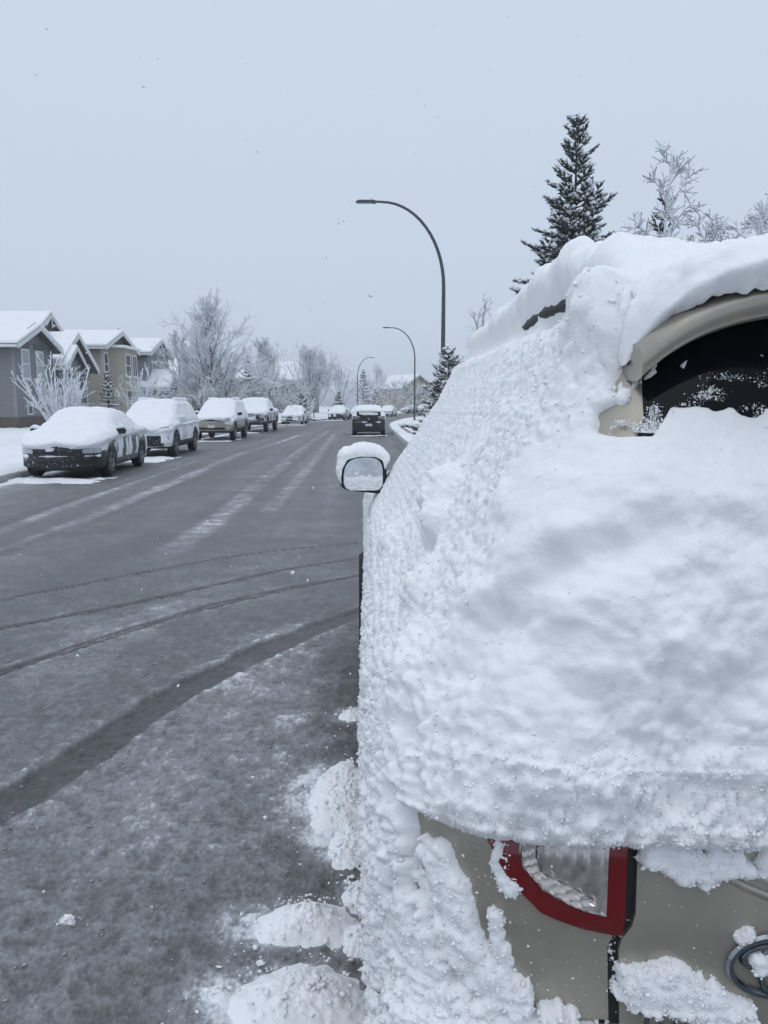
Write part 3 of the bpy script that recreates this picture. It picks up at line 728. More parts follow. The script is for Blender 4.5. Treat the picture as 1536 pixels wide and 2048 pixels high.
# left-hand side
TG = 'frosted trees on the left side'
bare_tree('frosted_tree', 'tallest frosted bare tree, behind the parked pickup', (-11.3, 50.5, .2), 8.2, 4.3, n1=24, n2=11, n3=8, clear=.2, tw=.015, rt=.12)
bare_tree('frosted_tree', 'slim upright frosted tree left of the tallest one', (-13.7, 52.5, .2), 6.2, 3.0, n1=16, n2=9, n3=7, tw=.015, rt=.07)
bare_tree('frosted_tree', 'low spreading frosted tree right of the tallest trunk', (-10.6, 53, .2), 4.0, 6.0, n1=18, n2=10, n3=8, clear=.16, up=.02, spread=(45, 70), tw=.017, rt=.08)
bare_tree('frosted_tree', 'low frosted tree between blue grey house and tallest tree', (-12.0, 50, .2), 3.4, 4.0, n1=17, n2=10, n3=7, clear=.16, up=.02, spread=(45, 70), tw=.017, rt=.07)
bare_tree('frosted_tree', 'medium oval frosted tree above the silver sedan', (-11.1, 76, .2), 8.0, 3.9, n1=22, n2=10, n3=7, tw=.021, rt=.10)
bare_tree('frosted_tree', 'widest round frosted tree, nearest the bend', (-8.3, 92, .2), 7.5, 6.4, n1=30, n2=10, n3=7, clear=.10, tw=.024, rt=.09, multi=1, up=.14)
bare_tree('frosted_tree', 'low frosted crab tree below the widest tree', (-10.2, 80, .2), 4.0, 4.4, n1=13, n2=7, n3=5, clear=.15, up=.02, spread=(45, 70), tw=.018, rt=.08)
bare_tree('frosted_tree', 'frosted ornamental tree at the inside of the bend', (-5.6, 104, .2), 5.6, 5.0, n1=13, n2=7, n3=5, clear=.15, tw=.022, rt=.08)
bare_tree('frosted_tree', 'grey bare tree beside the far dark spruce', (-1.6, 150, .2), 9.0, 5.4, n1=13, n2=7, n3=4, tw=.028, rt=.10)
bare_tree('frosted_tree', 'pale drooping tree below the far brown house', (1.8, 140, .2), 5.0, 7.5, n1=13, n2=7, n3=5, clear=.12, up=-.03, spread=(45, 70), tw=.03, rt=.10)
bare_tree('frosted_tree', 'pale frosted tree just right of the far short lamp', (-3.3, 128, .2), 5.2, 5.6, n1=13, n2=7, n3=5, clear=.12, up=.0, spread=(45, 70), tw=.028, rt=.10)
bare_tree('frosted_tree', 'pale round tree left of the second lamp pole', (6.2, 148, .2), 4.8, 6.5, n1=13, n2=7, n3=4, clear=.12, up=.0, spread=(45, 70), tw=.03, rt=.10)
bare_tree('frosted_tree', 'thin poplar top above the roof of the blue grey house', (-27.5, 82, .3), 9.8, 1.2, n1=16, n2=5, n3=3, up=.3, tw=.015, rt=.06)
spruce('small_spruce', 'small snow-dusted spruce in front of the beige house', (-15.4, 43.5, .3), 3.15, 1.75, whorls=15, per=7, twn=7, snow=.35, needle=.065, fine=.5)
spruce('dark_spruce', 'dark evergreen between the two largest frosted trees', (-14.6, 84, .3), 6.7, 3.2, whorls=17, per=7, twn=7, snow=.25, needle=.13, fine=.3)
spruce('small_spruce', 'snowy round evergreen shrub behind the silver sedan', (-7.9, 74, .2), 2.6, 3.0, whorls=11, per=7, twn=7, snow=.8, needle=.12, fine=.3)
spruce('dark_spruce', 'far green spruce standing right of the short lamp', (-3.9, 148, .2), 8.2, 4.2, whorls=15, per=7, twn=6, snow=.3, needle=.2, fine=.25)
spruce('small_spruce', 'dark evergreen shrub behind the dark sedan at the bend', (-5.6, 96, .2), 3.0, 2.4, whorls=9, per=6, twn=6, snow=.4, needle=.16, fine=.25)
spruce('small_spruce', 'snowy spruce below the far green spruce', (-1.5, 132, .2), 4.2, 3.0, whorls=10, per=6, twn=6, snow=.8, needle=.18, fine=.25)
shrub('bare_shrub', 'large snow-coated bare shrub before the grey house', (-12.9, 31.0, .15), 2.8, 2.5, stems=38, tw=.019, n2=5)
shrub('bare_shrub', 'snow-coated bare shrub before the blue grey house', (-14.6, 47.0, .2), 3.2, 3.2, stems=22, tw=.022, n2=6)
shrub('hedge_bush', 'low frosted bush beside the beige suv', (-12.2, 42, .2), 1.6, 2.4, stems=26, tw=.018, twig='twig_frost')
shrub('hedge_bush', 'low frosted bush behind the black pickup', (-11.2, 58, .2), 1.7, 3.0, stems=26, tw=.02, twig='twig_frost')
shrub('hedge_bush', 'frosted bush left of the silver sedan', (-11.6, 66, .2), 1.8, 3.4, stems=26, tw=.022, twig='twig_frost')
shrub('hedge_bush', 'frosted bush at the foot of the widest tree', (-8.6, 88, .2), 2.0, 4.0, stems=26, tw=.026, twig='twig_frost')
shrub('hedge_bush', 'frosted bush at the foot of the far short lamp', (-4.4, 118, .2), 2.4, 4.6, stems=24, tw=.03, twig='twig_frost')
shrub('hedge_bush', 'frosted bush behind the two farthest cars', (6.5, 176, .2), 2.6, 7.0, stems=24, tw=.035, twig='twig_frost')

# ------------------------------------------------------------------ street lamps
def street_lamp(label, loc, H, arm, sgn, rise=2.9):
    T = thing('street_lamp', label, 'street lamp', loc)
    pts = [(0, 0, .0), (0, 0, H*.35), (0, 0, H-rise)]; rad = [.095, .08, .066]
    for k in range(1, 15):
        a = k/14*math.pi/2; pts.append((sgn*arm*.80*(1-math.cos(a))**1.0, 0, H-rise+rise*math.sin(a))); rad.append(.064-.022*k/14)
    pts.append((sgn*arm*.9, 0, H+.015)); rad.append(.04)
    MB().tube(pts, rad, 12).build('pole', M['lamp_metal'], T, True)
    MB().lathe([(0, .2), (.03, .2), (.05, .12)], 0, 0, .0, 2, 12).build('base_plate', M['lamp_metal'], T)
    x0, x1 = arm*.86, arm*1.13
    prof = [(x0, H-.015), (x0+.08, H+.05), (x1-.12, H+.055), (x1, H+.01), (x1, H-.025), (x0+.05, H-.045)]
    hd = MB().prism([(sgn*a, b_) for a, b_ in prof], 1, -.11, .11).build('lamp_head', M['lamp_metal'], T); bevel(hd, .015)
    MB().box(min(sgn*(x0+.16), sgn*(x1-.05)), max(sgn*(x0+.16), sgn*(x1-.05)), -.08, .08, H-.052, H-.046).build('lens', M['lamp_glass'], hd)
    MB().lathe([(0, .035), (.05, .03)], sgn*(x0+.2), 0, H+.056, 2, 10).build('photocell', M['lamp_glass'], hd)
    MB().box(-.10, -.07, -.07, .07, .5, .75).build('access_cover', M['lamp_metal'], T)
street_lamp('nearest tall curved street lamp on the right', (2.12, 28.2, .15), 8.5, 2.75, -1)
street_lamp('second curved street lamp, smaller, on the right', (2.95, 75, .15), 8.75, 2.75, -1)
street_lamp('farthest street lamp, arm curving to the right', (-4.2, 124, .15), 8.9, 2.4, 1)

# ------------------------------------------------------------------ parked cars
QK = [0, .07, .24, .40, .48, .53, .80, .87, .94, 1.0]
class CarForm:
    """body surface of a car: y along the length (rear 0, front L), q up one side and over the top (sign = side)"""
    def __init__(s, L, hw, zb, zt, zs, wt, nf=.75, nr=.45, ef=3.0, er=4.5):
        s.L, s.hw, s.zb, s.nf, s.nr, s.ef, s.er = L, hw, zb, nf, nr, ef, er
        yy = np.linspace(0, L, 300); k = np.hanning(15); k /= k.sum()
        sm = lambda pts: np.convolve(np.pad(np.interp(yy, [p[0] for p in pts], [p[1] for p in pts]), 7, mode='edge'), k, 'valid')
        s.yy, s.zt_, s.zs_, s.wt_ = yy, sm(zt), sm(zs), sm(wt)
    def plan(s, y):
        tf = np.clip((y-(s.L-s.nf))/s.nf, 0, 1); tr = np.clip((s.nr-y)/s.nr, 0, 1)
        return s.hw*(1-tf**s.ef)**(1/s.ef)*(1-tr**s.er)**(1/s.er)
    def S(s, y, q):
        y = np.asarray(y, float); q = np.asarray(q, float); y, q = np.broadcast_arrays(y, q); a = np.abs(q)
        h = s.plan(y); fr = h/s.hw; zt = np.interp(y, s.yy, s.zt_); zs = np.minimum(np.interp(y, s.yy, s.zs_), zt-.02); wt = np.interp(y, s.yy, s.wt_)*fr
        up = zt-zs; zb = s.zb+.06*(1-fr)
        xs = [h*.90, h*.975, h, h*.985, h*.955, h*.93, wt+.02*fr, wt*.93, wt*.5, wt*0]
        zz = [zb, zb+.10, zb+.52*(zs-zb), zs-.08, zs-.01, zs+.10*up, zt-np.minimum(.07, .35*up), zt-np.minimum(.02, .1*up), zt+.018, zt+.028]
        x = np.zeros_like(y); z = np.zeros_like(y)
        for k in range(len(QK)-1):
            mk = (a >= QK[k])&(a <= QK[k+1]); t_ = (a-QK[k])/(QK[k+1]-QK[k])
            x = np.where(mk, xs[k]+(xs[k+1]-xs[k])*t_, x); z = np.where(mk, zz[k]+(zz[k+1]-zz[k])*t_, z)
        return np.stack([np.sign(q)*x, y, z], -1)
    def front_y(s, x): return s.L-s.nf+s.nf*(1-np.clip(np.abs(x)/s.hw, 0, .999)**s.ef)**(1/s.ef)
    def rear_y(s, x): return s.nr-s.nr*(1-np.clip(np.abs(x)/s.hw, 0, .999)**s.er)**(1/s.er)
def stations(F, n=90):
    y = np.linspace(F.nr*.6, F.L-F.nf*.6, n)
    t_ = np.linspace(0, 1, 16)[1:]; return np.r_[(F.nr*.6*(1-t_)**2)[::-1], y, F.L-F.nf*.6*(1-t_)**2]
def patch(F, y0, y1, q0, q1, off, name, mat_, parent, ny=14, nq=8, fn=None):
    """a pane or panel lying on the body surface; y0,y1 may be callables of the 0..1 height"""
    t_ = np.linspace(0, 1, nq)[:, None]; u_ = np.linspace(0, 1, ny)[None, :]
    q = q0+(q1-q0)*t_+0*u_
    a = y0(t_) if callable(y0) else y0; b_ = y1(t_) if callable(y1) else y1
    y = a+(b_-a)*u_
    P = F.S(y, q); e_ = 1e-3
    du = F.S(y+e_, q)-P; dq = F.S(y, q+e_)-P; n = np.cross(du, dq); n /= np.linalg.norm(n, axis=-1, keepdims=True)+1e-12
    cen = np.stack([0*y, y, 0*y+.7], -1); n *= np.sign(((P-cen)*n).sum(-1, keepdims=True))
    return grid_obj(name, P+n*off, mat_, parent)
def end_patch(F, end, x0, x1, z0, z1, off, name, mat_, parent, nx=12, taper=0., lean=0., thick=.03, bow=0.):
    """a lamp, grille or plate following the curve of the nose or tail"""
    fx = F.front_y if end == 'f' else F.rear_y; sg = 1 if end == 'f' else -1
    xs = np.linspace(x0, x1, nx); V, Fs = [], []
    for x in xs:
        u_ = (x-x0)/(x1-x0); tp = taper*(u_-.5)*(z1-z0); by = bow*(1-(2*u_-1)**2)
        for o_ in (off, off-thick):
            for z, l_ in ((z0-min(tp, 0)*0+by, 0), (z1+tp+by, 1)):
                V.append((x, float(fx(np.array(x)))+sg*(o_-lean*l_), z))
    for i in range(nx-1):
        a = i*4; b_ = a+4
        Fs += [(a, b_, b_+1, a+1), (a+2, a+3, b_+3, b_+2), (a+1, b_+1, b_+3, a+3), (a, a+2, b_+2, b_)]
    Fs += [(0, 1, 3, 2), ((nx-1)*4, (nx-1)*4+2, (nx-1)*4+3, (nx-1)*4+1)]
    return obj(name, mesh_from(name, V, Fs), mat_, parent)
def wheel(T, x, y, r, w_, side):
    wh = bpy.data.objects.new('wheel', None); C.objects.link(wh); wh.parent = T; wh.location = (x, y, r)
    s = side
    MB().lathe([(-w_/2, r*.66), (-w_/2, r*.93), (-w_*.36, r), (w_*.36, r), (w_/2, r*.93), (w_/2, r*.66)], 0, 0, 0, 0, 28, False).build('tyre', M['rubber'], wh, True)
    mb = MB().lathe([(s*w_*.28, r*.60), (s*w_*.30, r*.16)], 0, 0, 0, 0, 20)
    mb.build('hub', M['black_plastic'], wh)
    rm = MB().lathe([(s*w_*.40, r*.68), (s*w_*.50, r*.66), (s*w_*.50, r*.60), (s*w_*.40, r*.58)], 0, 0, 0, 0, 28, False)
    for k in range(5):
        a = k*2*math.pi/5+.3; c_, s_ = math.cos(a), math.sin(a)
        n_ = (-s_, c_)
        q = [(c_*r*.08+n_[0]*.035, s_*r*.08+n_[1]*.035), (c_*r*.62+n_[0]*.025, s_*r*.62+n_[1]*.025), (c_*r*.62-n_[0]*.025, s_*r*.62-n_[1]*.025), (c_*r*.08-n_[0]*.035, s_*r*.08-n_[1]*.035)]
        rm.prism(q, 0, s*w_*.34, s*w_*.47)
    rm.build('rim', M['rim_metal'], wh)
def car(name, label, F, front, rz, paint, rw=.33, axles=(.9, .9), glass=None, mirror_y=None, nose=(), tail=(), snow_t=.07, snow_side=.3, cladding=None, rack=False, facing='front', seed=1, doors=True, nose_snow=.5, snow_cut=None, win_snow=.6):
    """front = world (x,y) of the middle of the bumper that faces the camera"""
    L = F.L; ang = math.pi+rz if facing == 'front' else rz
    y_ref = L if facing == 'front' else 0.0
    loc = (front[0]+y_ref*math.sin(ang), front[1]-y_ref*math.cos(ang), .012)
    T = thing(name, label, 'car', loc, ang)
    ys = stations(F); qs = np.r_[np.linspace(0, .40, 14), .44, .48, .53, .6, .7, .8, .835, .87, .905, .94, .97, 1.0]
    q_all = np.r_[qs, -qs[::-1][1:]]
    Q, Y = np.meshgrid(q_all, ys); P = F.S(Y, Q)
    wy = (axles[0], L-axles[1]); keep = np.ones((len(ys)-1, len(q_all)-1), bool)
    ra = rw+.065
    for yc_ in wy:
        d = np.hypot(P[..., 1]-yc_, P[..., 2]-rw); ins = (d < ra)&(np.abs(Q) < .46)
        cell = ins[:-1, :-1]&ins[1:, :-1]&ins[:-1, 1:]&ins[1:, 1:]; keep &= ~cell
        dd = np.where(ins, ra/np.maximum(d, 1e-6), 1.0)[..., None]
        c_ = np.stack([P[..., 0], np.full_like(d, yc_), np.full_like(d, rw)], -1)
        onb = ins&(d > .06); P = np.where(onb[..., None], np.concatenate([P[..., :1], (c_+(P-c_)*dd)[..., 1:]], -1), P)
    body = grid_obj('body', P, M[paint], T, keep=keep)
    body.data.set_sharp_from_angle(angle=math.radians(35))
    MB().box(-F.hw*.74, F.hw*.74, .25, L-.28, F.zb-.02, F.zb+.35).build('underbody', M['black_plastic'], T)
    for yc_ in wy:
        for s_ in (-1, 1):
            MB().box(min(s_*F.hw*.72, s_*F.hw*.735), max(s_*F.hw*.72, s_*F.hw*.735), yc_-ra, yc_+ra, F.zb, rw+ra).build('wheel_liner', M['black_plastic'], T)
            wheel(T, s_*(F.hw-.125), yc_, rw, .22, s_)
    if cladding:
        for s_ in (-1, 1):
            for yc_ in wy:
                V, Fs = [], []
                for k in range(17):
                    a = math.pi*(k/16*1.16-.08)
                    for rr_ in (ra-.005, ra+.06):
                        yy_, zz_ = yc_+rr_*math.cos(a), max(F.zb, rw+rr_*math.sin(a)); V.append((s_*(float(F.plan(np.array(yy_)))+.006), yy_, zz_)); 
                for k in range(16): Fs.append((2*k, 2*k+1, 2*k+3, 2*k+2))
                obj('arch_cladding', mesh_from('arch_cladding', V, Fs), M['black_plastic'], T)
            patch(F, wy[0]+ra, wy[1]-ra, s_*.005, s_*.13, .008, 'sill_cladding', M['black_plastic'], T)
    # glass
    g_ = glass
    for k, (a, b_, la, lb) in enumerate(g_['side']):
        for s_ in (-1, 1):
            patch(F, (lambda t_, a=a, la=la: a+la*t_), (lambda t_, b_=b_, lb=lb: b_+lb*t_), s_*.545, s_*.785, .006, 'side_window', M['glass_dark'], T)
    ws = g_['ws']; patch(F, ws[0], ws[1], -.82, .82, .006, 'windscreen', M['glass_dark'], T) if False else None
    for nm, (a, b_) in (('windscreen', g_['ws']), ('rear_window', g_['rw'])):
        qq = np.r_[np.linspace(.83, 1, 7), -np.linspace(1, .83, 7)[1:]]; yy_ = np.linspace(a, b_, 10)
        Qm, Ym = np.meshgrid(qq, yy_); Pm = F.S(Ym, Qm); Pm[..., 2] += .008; Pm[..., 1] += .006*(1 if nm == 'windscreen' else -1)
        grid_obj(nm, Pm, M['glass_dark'], T)
    for s_ in (-1, 1):   # mirrors
        my, mz = mirror_y; mx_ = s_*(F.hw*.96)
        h_ = MB(); h_.prism([(mx_+s_*.02, mz), (mx_+s_*.20, mz+.01), (mx_+s_*.22, mz+.10), (mx_+s_*.17, mz+.15), (mx_+s_*.03, mz+.13)], 1, my-.08, my+.04)
        mr = h_.build('mirror', M['black_plastic'] if paint != 'paint_white' else M['paint_white'], T); bevel(mr, .02)
        sm = MB().prism([(mx_+s_*.0, mz+.125), (mx_+s_*.19, mz+.14), (mx_+s_*.2, mz+.18), (mx_+s_*.12, mz+.225), (mx_+s_*.02, mz+.19)], 1, my-.09, my+.05).build('mirror_snow', M['snow'], mr); bevel(sm, .03, 3)
    if doors:
        for a in g_.get('doors', ()):
            for s_ in (-1, 1):
                patch(F, a-.006, a+.006, s_*.10, s_*.50, .003, 'door_gap', M['black_plastic'], T, ny=2)
                patch(F, a+.08, a+.26, s_*.385, s_*.41, .025, 'door_handle', M[paint], T, ny=3, nq=3)
    for s_ in nose: end_patch(F, 'f', *s_[:4], s_[4], s_[5], M[s_[6]], T, **(s_[7] if len(s_) > 7 else {}))
    for s_ in tail: end_patch(F, 'r', *s_[:4], s_[4], s_[5], M[s_[6]], T, **(s_[7] if len(s_) > 7 else {}))
    if rack:
        for s_ in (-1, 1):
            y0, y1 = rack; zz_ = float(np.interp((y0+y1)/2, F.yy, F.zt_)); xx = s_*float(np.interp(2, F.yy, F.wt_))*.88
            MB().tube([(xx, y0, zz_-.02), (xx, y0+.1, zz_+.07), (xx, y1-.1, zz_+.07), (xx, y1, zz_-.02)], .025, 6).build('roof_rail', M['black_plastic'], T)
            bevel(MB().tube([(xx, y0+.05, zz_+.1), (xx, y1-.05, zz_+.1)], [.07, .07], 8).build('rail_snow', M['snow'], T), .01)
    # settled snow over hood, glass and roof, thin and broken on the flanks
    fr_ = 1 if front[1] < 30 else .5
    ysn = stations(F, int(120*fr_)); qn = np.r_[np.linspace(.06, .5, int(26*fr_)), np.linspace(.515, 1, int(40*fr_))]; qa = np.r_[qn, -qn[::-1][1:]]
    Q, Y = np.meshgrid(qa, ysn); P = F.S(Y, Q); n = normals(P)
    cen = np.stack([0*Y, Y*.9+.05*L, 0*Y+.5], -1); n *= np.sign(((P-cen)*n).sum(-1, keepdims=True)); nz = n[..., 2]
    for _ in range(3): nz[1:-1, 1:-1] = (nz[:-2, 1:-1]+nz[2:, 1:-1]+nz[1:-1, :-2]+nz[1:-1, 2:]+nz[1:-1, 1:-1])/5
    ns = fbm(P*5+seed*9, 4, seed)-.5; nf_ = fbm(P*22+seed, 3, seed+3)-.5; nl = fbm(P*np.array([6., 6, 1.6])+seed*3, 4, seed+8)
    T_ = snow_t*sstep(.10, .45, nz)*(1+.9*ns)+.016*nf_+.002
    up_side = (np.abs(Q) > .52)&(np.abs(Q) < .80)
    sd_ = sstep(.62-snow_side*.5, .72-snow_side*.5, nl)*.022*snow_side*2+.012*nf_-.010
    wn = sstep(.62-win_snow*.5, .70-win_snow*.5, nl)*.03+.010*nf_-.004
    flat = sstep(.10, .4, nz)
    side_T = np.where(up_side, wn, sd_)
    endz = np.maximum(sstep(L-F.nf*.45, L-.05, Y), sstep(F.nr*.5, .02, Y))*(1-flat)
    side_T = side_T*(1-endz)+endz*((sstep(.66-nose_snow*.45, .76-nose_snow*.45, nl)*.03+.016*nf_)-.012)
    T_ = T_*flat+side_T*(1-flat)
    T_ = np.where(np.abs(Q) < .12, T_-.02, T_)
    for yc_ in wy:
        d = np.hypot(P[..., 1]-yc_, P[..., 2]-rw); T_ = np.where((d < ra+.04)&(np.abs(Q) < .47), -.25, T_)
    if snow_cut is not None: T_ = snow_cut(Y, Q, T_, P)
    PS = P+n*T_[..., None]; PS[..., 2] += np.maximum(T_, 0)*.25*flat
    kp = (np.maximum.reduce([T_[:-1, :-1], T_[1:, :-1], T_[:-1, 1:], T_[1:, 1:]]) > -.02)
    grid_obj('snow_cover', PS, M['snow'], T, keep=kp)
    if front[1] < 50 and facing == 'front':
        sg_ = np.random.default_rng(seed+60); m_ = 150; xx = sg_.uniform(-1, 1, m_)*F.hw*.92; zz_ = F.zb+.08+sg_.uniform(0, 1, m_)**1.3*.55; yy_ = F.front_y(xx)+.012 if facing == 'front' else F.rear_y(xx)-.012
        r_ = .005+.014*sg_.uniform(0, 1, m_)**4; c1 = np.stack([xx, yy_, zz_], -1)
        ys_ = sg_.uniform(.3, L-.4, m_); qs_ = sg_.uniform(.06, .52, m_)*sg_.choice([-1, 1], m_); c2 = F.S(ys_, qs_); r2 = .006+.02*sg_.uniform(0, 1, m_)**4
        okk = np.ones(m_, bool)
        for yc_ in wy: okk &= np.hypot(c2[:, 1]-yc_, c2[:, 2]-rw) > ra+.02
        cc_ = np.concatenate([c1, c2[okk]]); r_ = np.concatenate([r_, r2[okk]]); V, Fb = blobs(cc_, np.repeat(r_[:, None], 3, 1), seed, True)
        stuff(obj('snow_specks', mesh_from('snow_specks', V, Fb, True), M['snow'], T))
    return T

def sedan(L=4.6, H=1.42, hw=.9):
    k = H-1.42
    return CarForm(L, hw, .19, [(0, .90), (.12, 1.0), (.75, 1.05), (1.55, 1.35+k), (2.05, H), (2.55, H-.01), (3.45, 1.0), (4.1, .90), (L-.15, .76), (L, .68)],
                   [(0, .86), (.6, .93), (2, .92), (3.3, .88), (4.1, .82), (L, .64)], [(0, .62), (.7, .66), (1.6, .60), (2.1, .58), (2.6, .59), (3.4, .72), (4.1, .76), (L, .7)])
def suv(L=4.6, H=1.68, hw=.92, zb=.28, hood=1.08, upright=0.):
    return CarForm(L, hw, zb, [(0, 1.0), (.08, 1.12), (.32, H-.12), (.6, H-.02), (1.4, H), (2.35, H-.02), (2.65, H-.07), (3.45+upright, hood+.03), (L-.55, hood-.08), (L-.12, hood-.2+upright*.3), (L, hood-.34+upright*.5)],
                   [(0, .95), (.5, 1.04), (2, 1.0), (3.3, .98), (L-.6, .93), (L, .72)], [(0, .66), (.4, .62), (1.5, .62), (2.5, .62), (3.4, .74), (4.2, .80), (L, .74)], nf=.6, ef=3.6)
G_SED = dict(side=[(1.35, 2.22, .30, .0), (2.30, 3.25, .0, -.58)], ws=(2.58, 3.42), rw=(.85, 1.85), doors=(2.26, 1.25, 3.25))
G_SUV = dict(side=[(.45, 1.15, .12, .0), (1.25, 2.2, .0, .0), (2.3, 3.15, .0, -.5)], ws=(2.66, 3.42), rw=(.10, .42), doors=(2.25, 1.2, 3.2))
CG = 'snow-covered cars parked along the street'
def lights(x0, x1, z0, z1, m='headlight', **k): return [(-x1, -x0, z0, z1, .012, 'headlight' if m == 'headlight' else 'tail_light', m, dict(k, taper=-k.get('taper', 0))), (x0, x1, z0, z1, .012, 'headlight' if m == 'headlight' else 'tail_light', m, k)]
nose_sed = [(-.50, .50, .52, .60, .012, 'grille', 'black_plastic'), (-.42, .42, .24, .40, .014, 'lower_intake', 'black_plastic')]+lights(.52, .84, .56, .66, taper=.3)+[(-.80, -.55, .28, .40, .014, 'fog_light_recess', 'black_plastic'), (.55, .80, .28, .40, .014, 'fog_light_recess', 'black_plastic')]
def cut_dark(Y, Q, T_, P):   # the black sedan's nose is bare below the hood edge, except for a lip
    low = (P[..., 2] < .60)&(Y > 4.0); T_ = np.where(low, T_-.018, T_)
    lip = np.exp(-((P[..., 2]-.50)/.035)**2)*sstep(4.2, 4.4, Y); return T_+.03*lip
car('sedan', 'black sedan nearest on the left, hood and windscreen under thick snow', sedan(), (-7.0, 16.5), .07, 'paint_black', .325, (.85, .92), G_SED, (3.12, .92), nose_sed, (), .085, .34, seed=2, nose_snow=.30, snow_cut=cut_dark, win_snow=.9)
nose_rav = [(-.60, .60, .78, .86, .012, 'grille', 'black_plastic'), (-.72, .72, .34, .66, .014, 'lower_grille', 'black_plastic'), (-.55, .55, .40, .43, .03, 'bumper_trim', 'chrome'), (-.12, .12, .80, .88, .022, 'emblem', 'chrome')]+lights(.55, .86, .80, .92, taper=.5)+[(-.86, -.74, .52, .62, .012, 'fog_light', 'headlight'), (.74, .86, .52, .62, .012, 'fog_light', 'headlight')]
car('suv', 'white suv with black lower grille behind the black sedan', suv(4.57, 1.68, .92, .28, 1.10), (-7.42, 23.4), .03, 'paint_white', .36, (.85, .93), G_SUV, (3.1, 1.05), nose_rav, (), .075, .35, True, (.55, 2.4), seed=3, nose_snow=.35)
nose_exp = [(-.42, .42, .86, 1.0, .016, 'grille', 'black_plastic'), (-.46, .46, .84, .865, .025, 'grille_surround', 'chrome'), (-.46, .46, .995, 1.02, .025, 'grille_surround', 'chrome'), (-.60, .60, .50, .60, .02, 'bumper_intake', 'black_plastic'), (-.16, .16, .58, .70, .035, 'number_plate', 'plate'), (-.8, .8, .36, .44, .012, 'valance', 'black_plastic')]+lights(.48, .84, .86, 1.02)+[(-.80, -.62, .52, .62, .014, 'fog_light', 'headlight'), (.62, .80, .52, .62, .014, 'fog_light', 'headlight')]
car('suv', 'beige boxy suv with roof rails parked in front of the black pickup', suv(4.8, 1.80, .93, .38, 1.16, .15), (-7.72, 34.6), .01, 'paint_beige', .38, (.95, .9), G_SUV, (3.2, 1.12), nose_exp, (), .08, .2, True, (.6, 2.5), seed=4, nose_snow=.15, win_snow=.75)
F_TRUCK = CarForm(5.8, .98, .46, [(0, 1.2), (.1, 1.30), (2.0, 1.32), (2.12, 1.35), (2.22, 1.85), (2.5, 1.92), (3.4, 1.92), (3.75, 1.86), (4.45, 1.30), (5.3, 1.25), (5.68, 1.16), (5.8, 1.02)],
                  [(0, 1.18), (2, 1.2), (4.4, 1.18), (5.4, 1.12), (5.8, .98)], [(0, .80), (2, .80), (2.4, .68), (3.7, .68), (4.5, .82), (5.8, .84)], nf=.5, ef=4.5)
G_TR = dict(side=[(2.3, 3.1, .08, .0), (3.2, 4.15, .0, -.42)], ws=(3.78, 4.42), rw=(2.14, 2.24), doors=(3.15, 2.2, 4.3))
nose_tr = [(-.58, .58, .80, 1.08, .014, 'grille', 'black_plastic'), (-.58, .58, .96, 1.0, .03, 'grille_bar', 'chrome'), (-.60, .60, 1.07, 1.10, .03, 'grille_surround', 'chrome'), (-.60, .60, .775, .80, .03, 'grille_surround', 'chrome'), (-.85, .85, .60, .72, .05, 'bumper', 'chrome_dark'), (-.5, .5, .50, .60, .04, 'lower_intake', 'black_plastic')]+lights(.62, .92, .84, 1.08)
car('pickup_truck', 'tall black pickup truck parked behind the beige suv', F_TRUCK, (-7.85, 45.0), .0, 'paint_navy', .41, (1.15, .98), G_TR, (4.05, 1.25), nose_tr, (), .09, .3, True, seed=5, nose_snow=.35)
nose_c = [(-.45, .45, .30, .42, .014, 'lower_intake', 'black_plastic'), (-.3, .3, .56, .63, .014, 'grille', 'black_plastic')]+lights(.5, .84, .58, .70, taper=.3)
car('sedan', 'silver sedan parked alone in mid street beyond the pickup', sedan(4.65, 1.47), (-7.55, 63), -.02, 'paint_silver', .33, (.9, .92), G_SED, (3.12, .95), nose_c, (), .08, .4, seed=6, nose_snow=.4)
car('sedan', 'dark sedan parked at the bend right of the silver one', sedan(4.6, 1.45), (-5.15, 82), -.12, 'paint_navy', .33, (.9, .92), G_SED, (3.12, .95), nose_sed, (), .08, .4, seed=7, nose_snow=.3)
car('sedan', 'grey sedan mostly hidden left of the black hatchback', sedan(4.6, 1.45), (-3.35, 92.5), -.15, 'paint_grey', .33, (.9, .92), G_SED, (3.12, .95), nose_c, (), .08, .5, seed=8)
car('sedan', 'silver sedan half hidden right of the black hatchback', sedan(4.6, 1.45), (.15, 108), -.2, 'paint_silver', .33, (.9, .92), G_SED, (3.12, .95), nose_c, (), .08, .5, seed=9)
car('sedan', 'far sedan under snow, left of the farthest two', sedan(4.6, 1.45), (3.6, 150), -.75, 'paint_grey', .33, (.9, .92), G_SED, (3.12, .95), nose_c, (), .09, .5, seed=10)
car('suv', 'farthest snow-covered suv beyond the bend', suv(4.6, 1.68), (6.6, 158), -.75, 'paint_silver', .36, (.9, .92), G_SUV, (3.1, 1.05), nose_rav, (), .09, .5, seed=11)
F_HATCH = CarForm(4.4, .89, .2, [(0, 1.0), (.06, 1.14), (.2, 1.28), (.55, 1.43), (1.2, 1.48), (2.4, 1.5), (2.65, 1.46), (3.45, 1.03), (4.2, .86), (4.4, .7)],
                  [(0, .86), (.5, .94), (2, .92), (3.3, .9), (4.4, .66)], [(0, .66), (.3, .64), (.8, .58), (2.5, .6), (3.4, .74), (4.4, .72)], nr=.35, er=4)
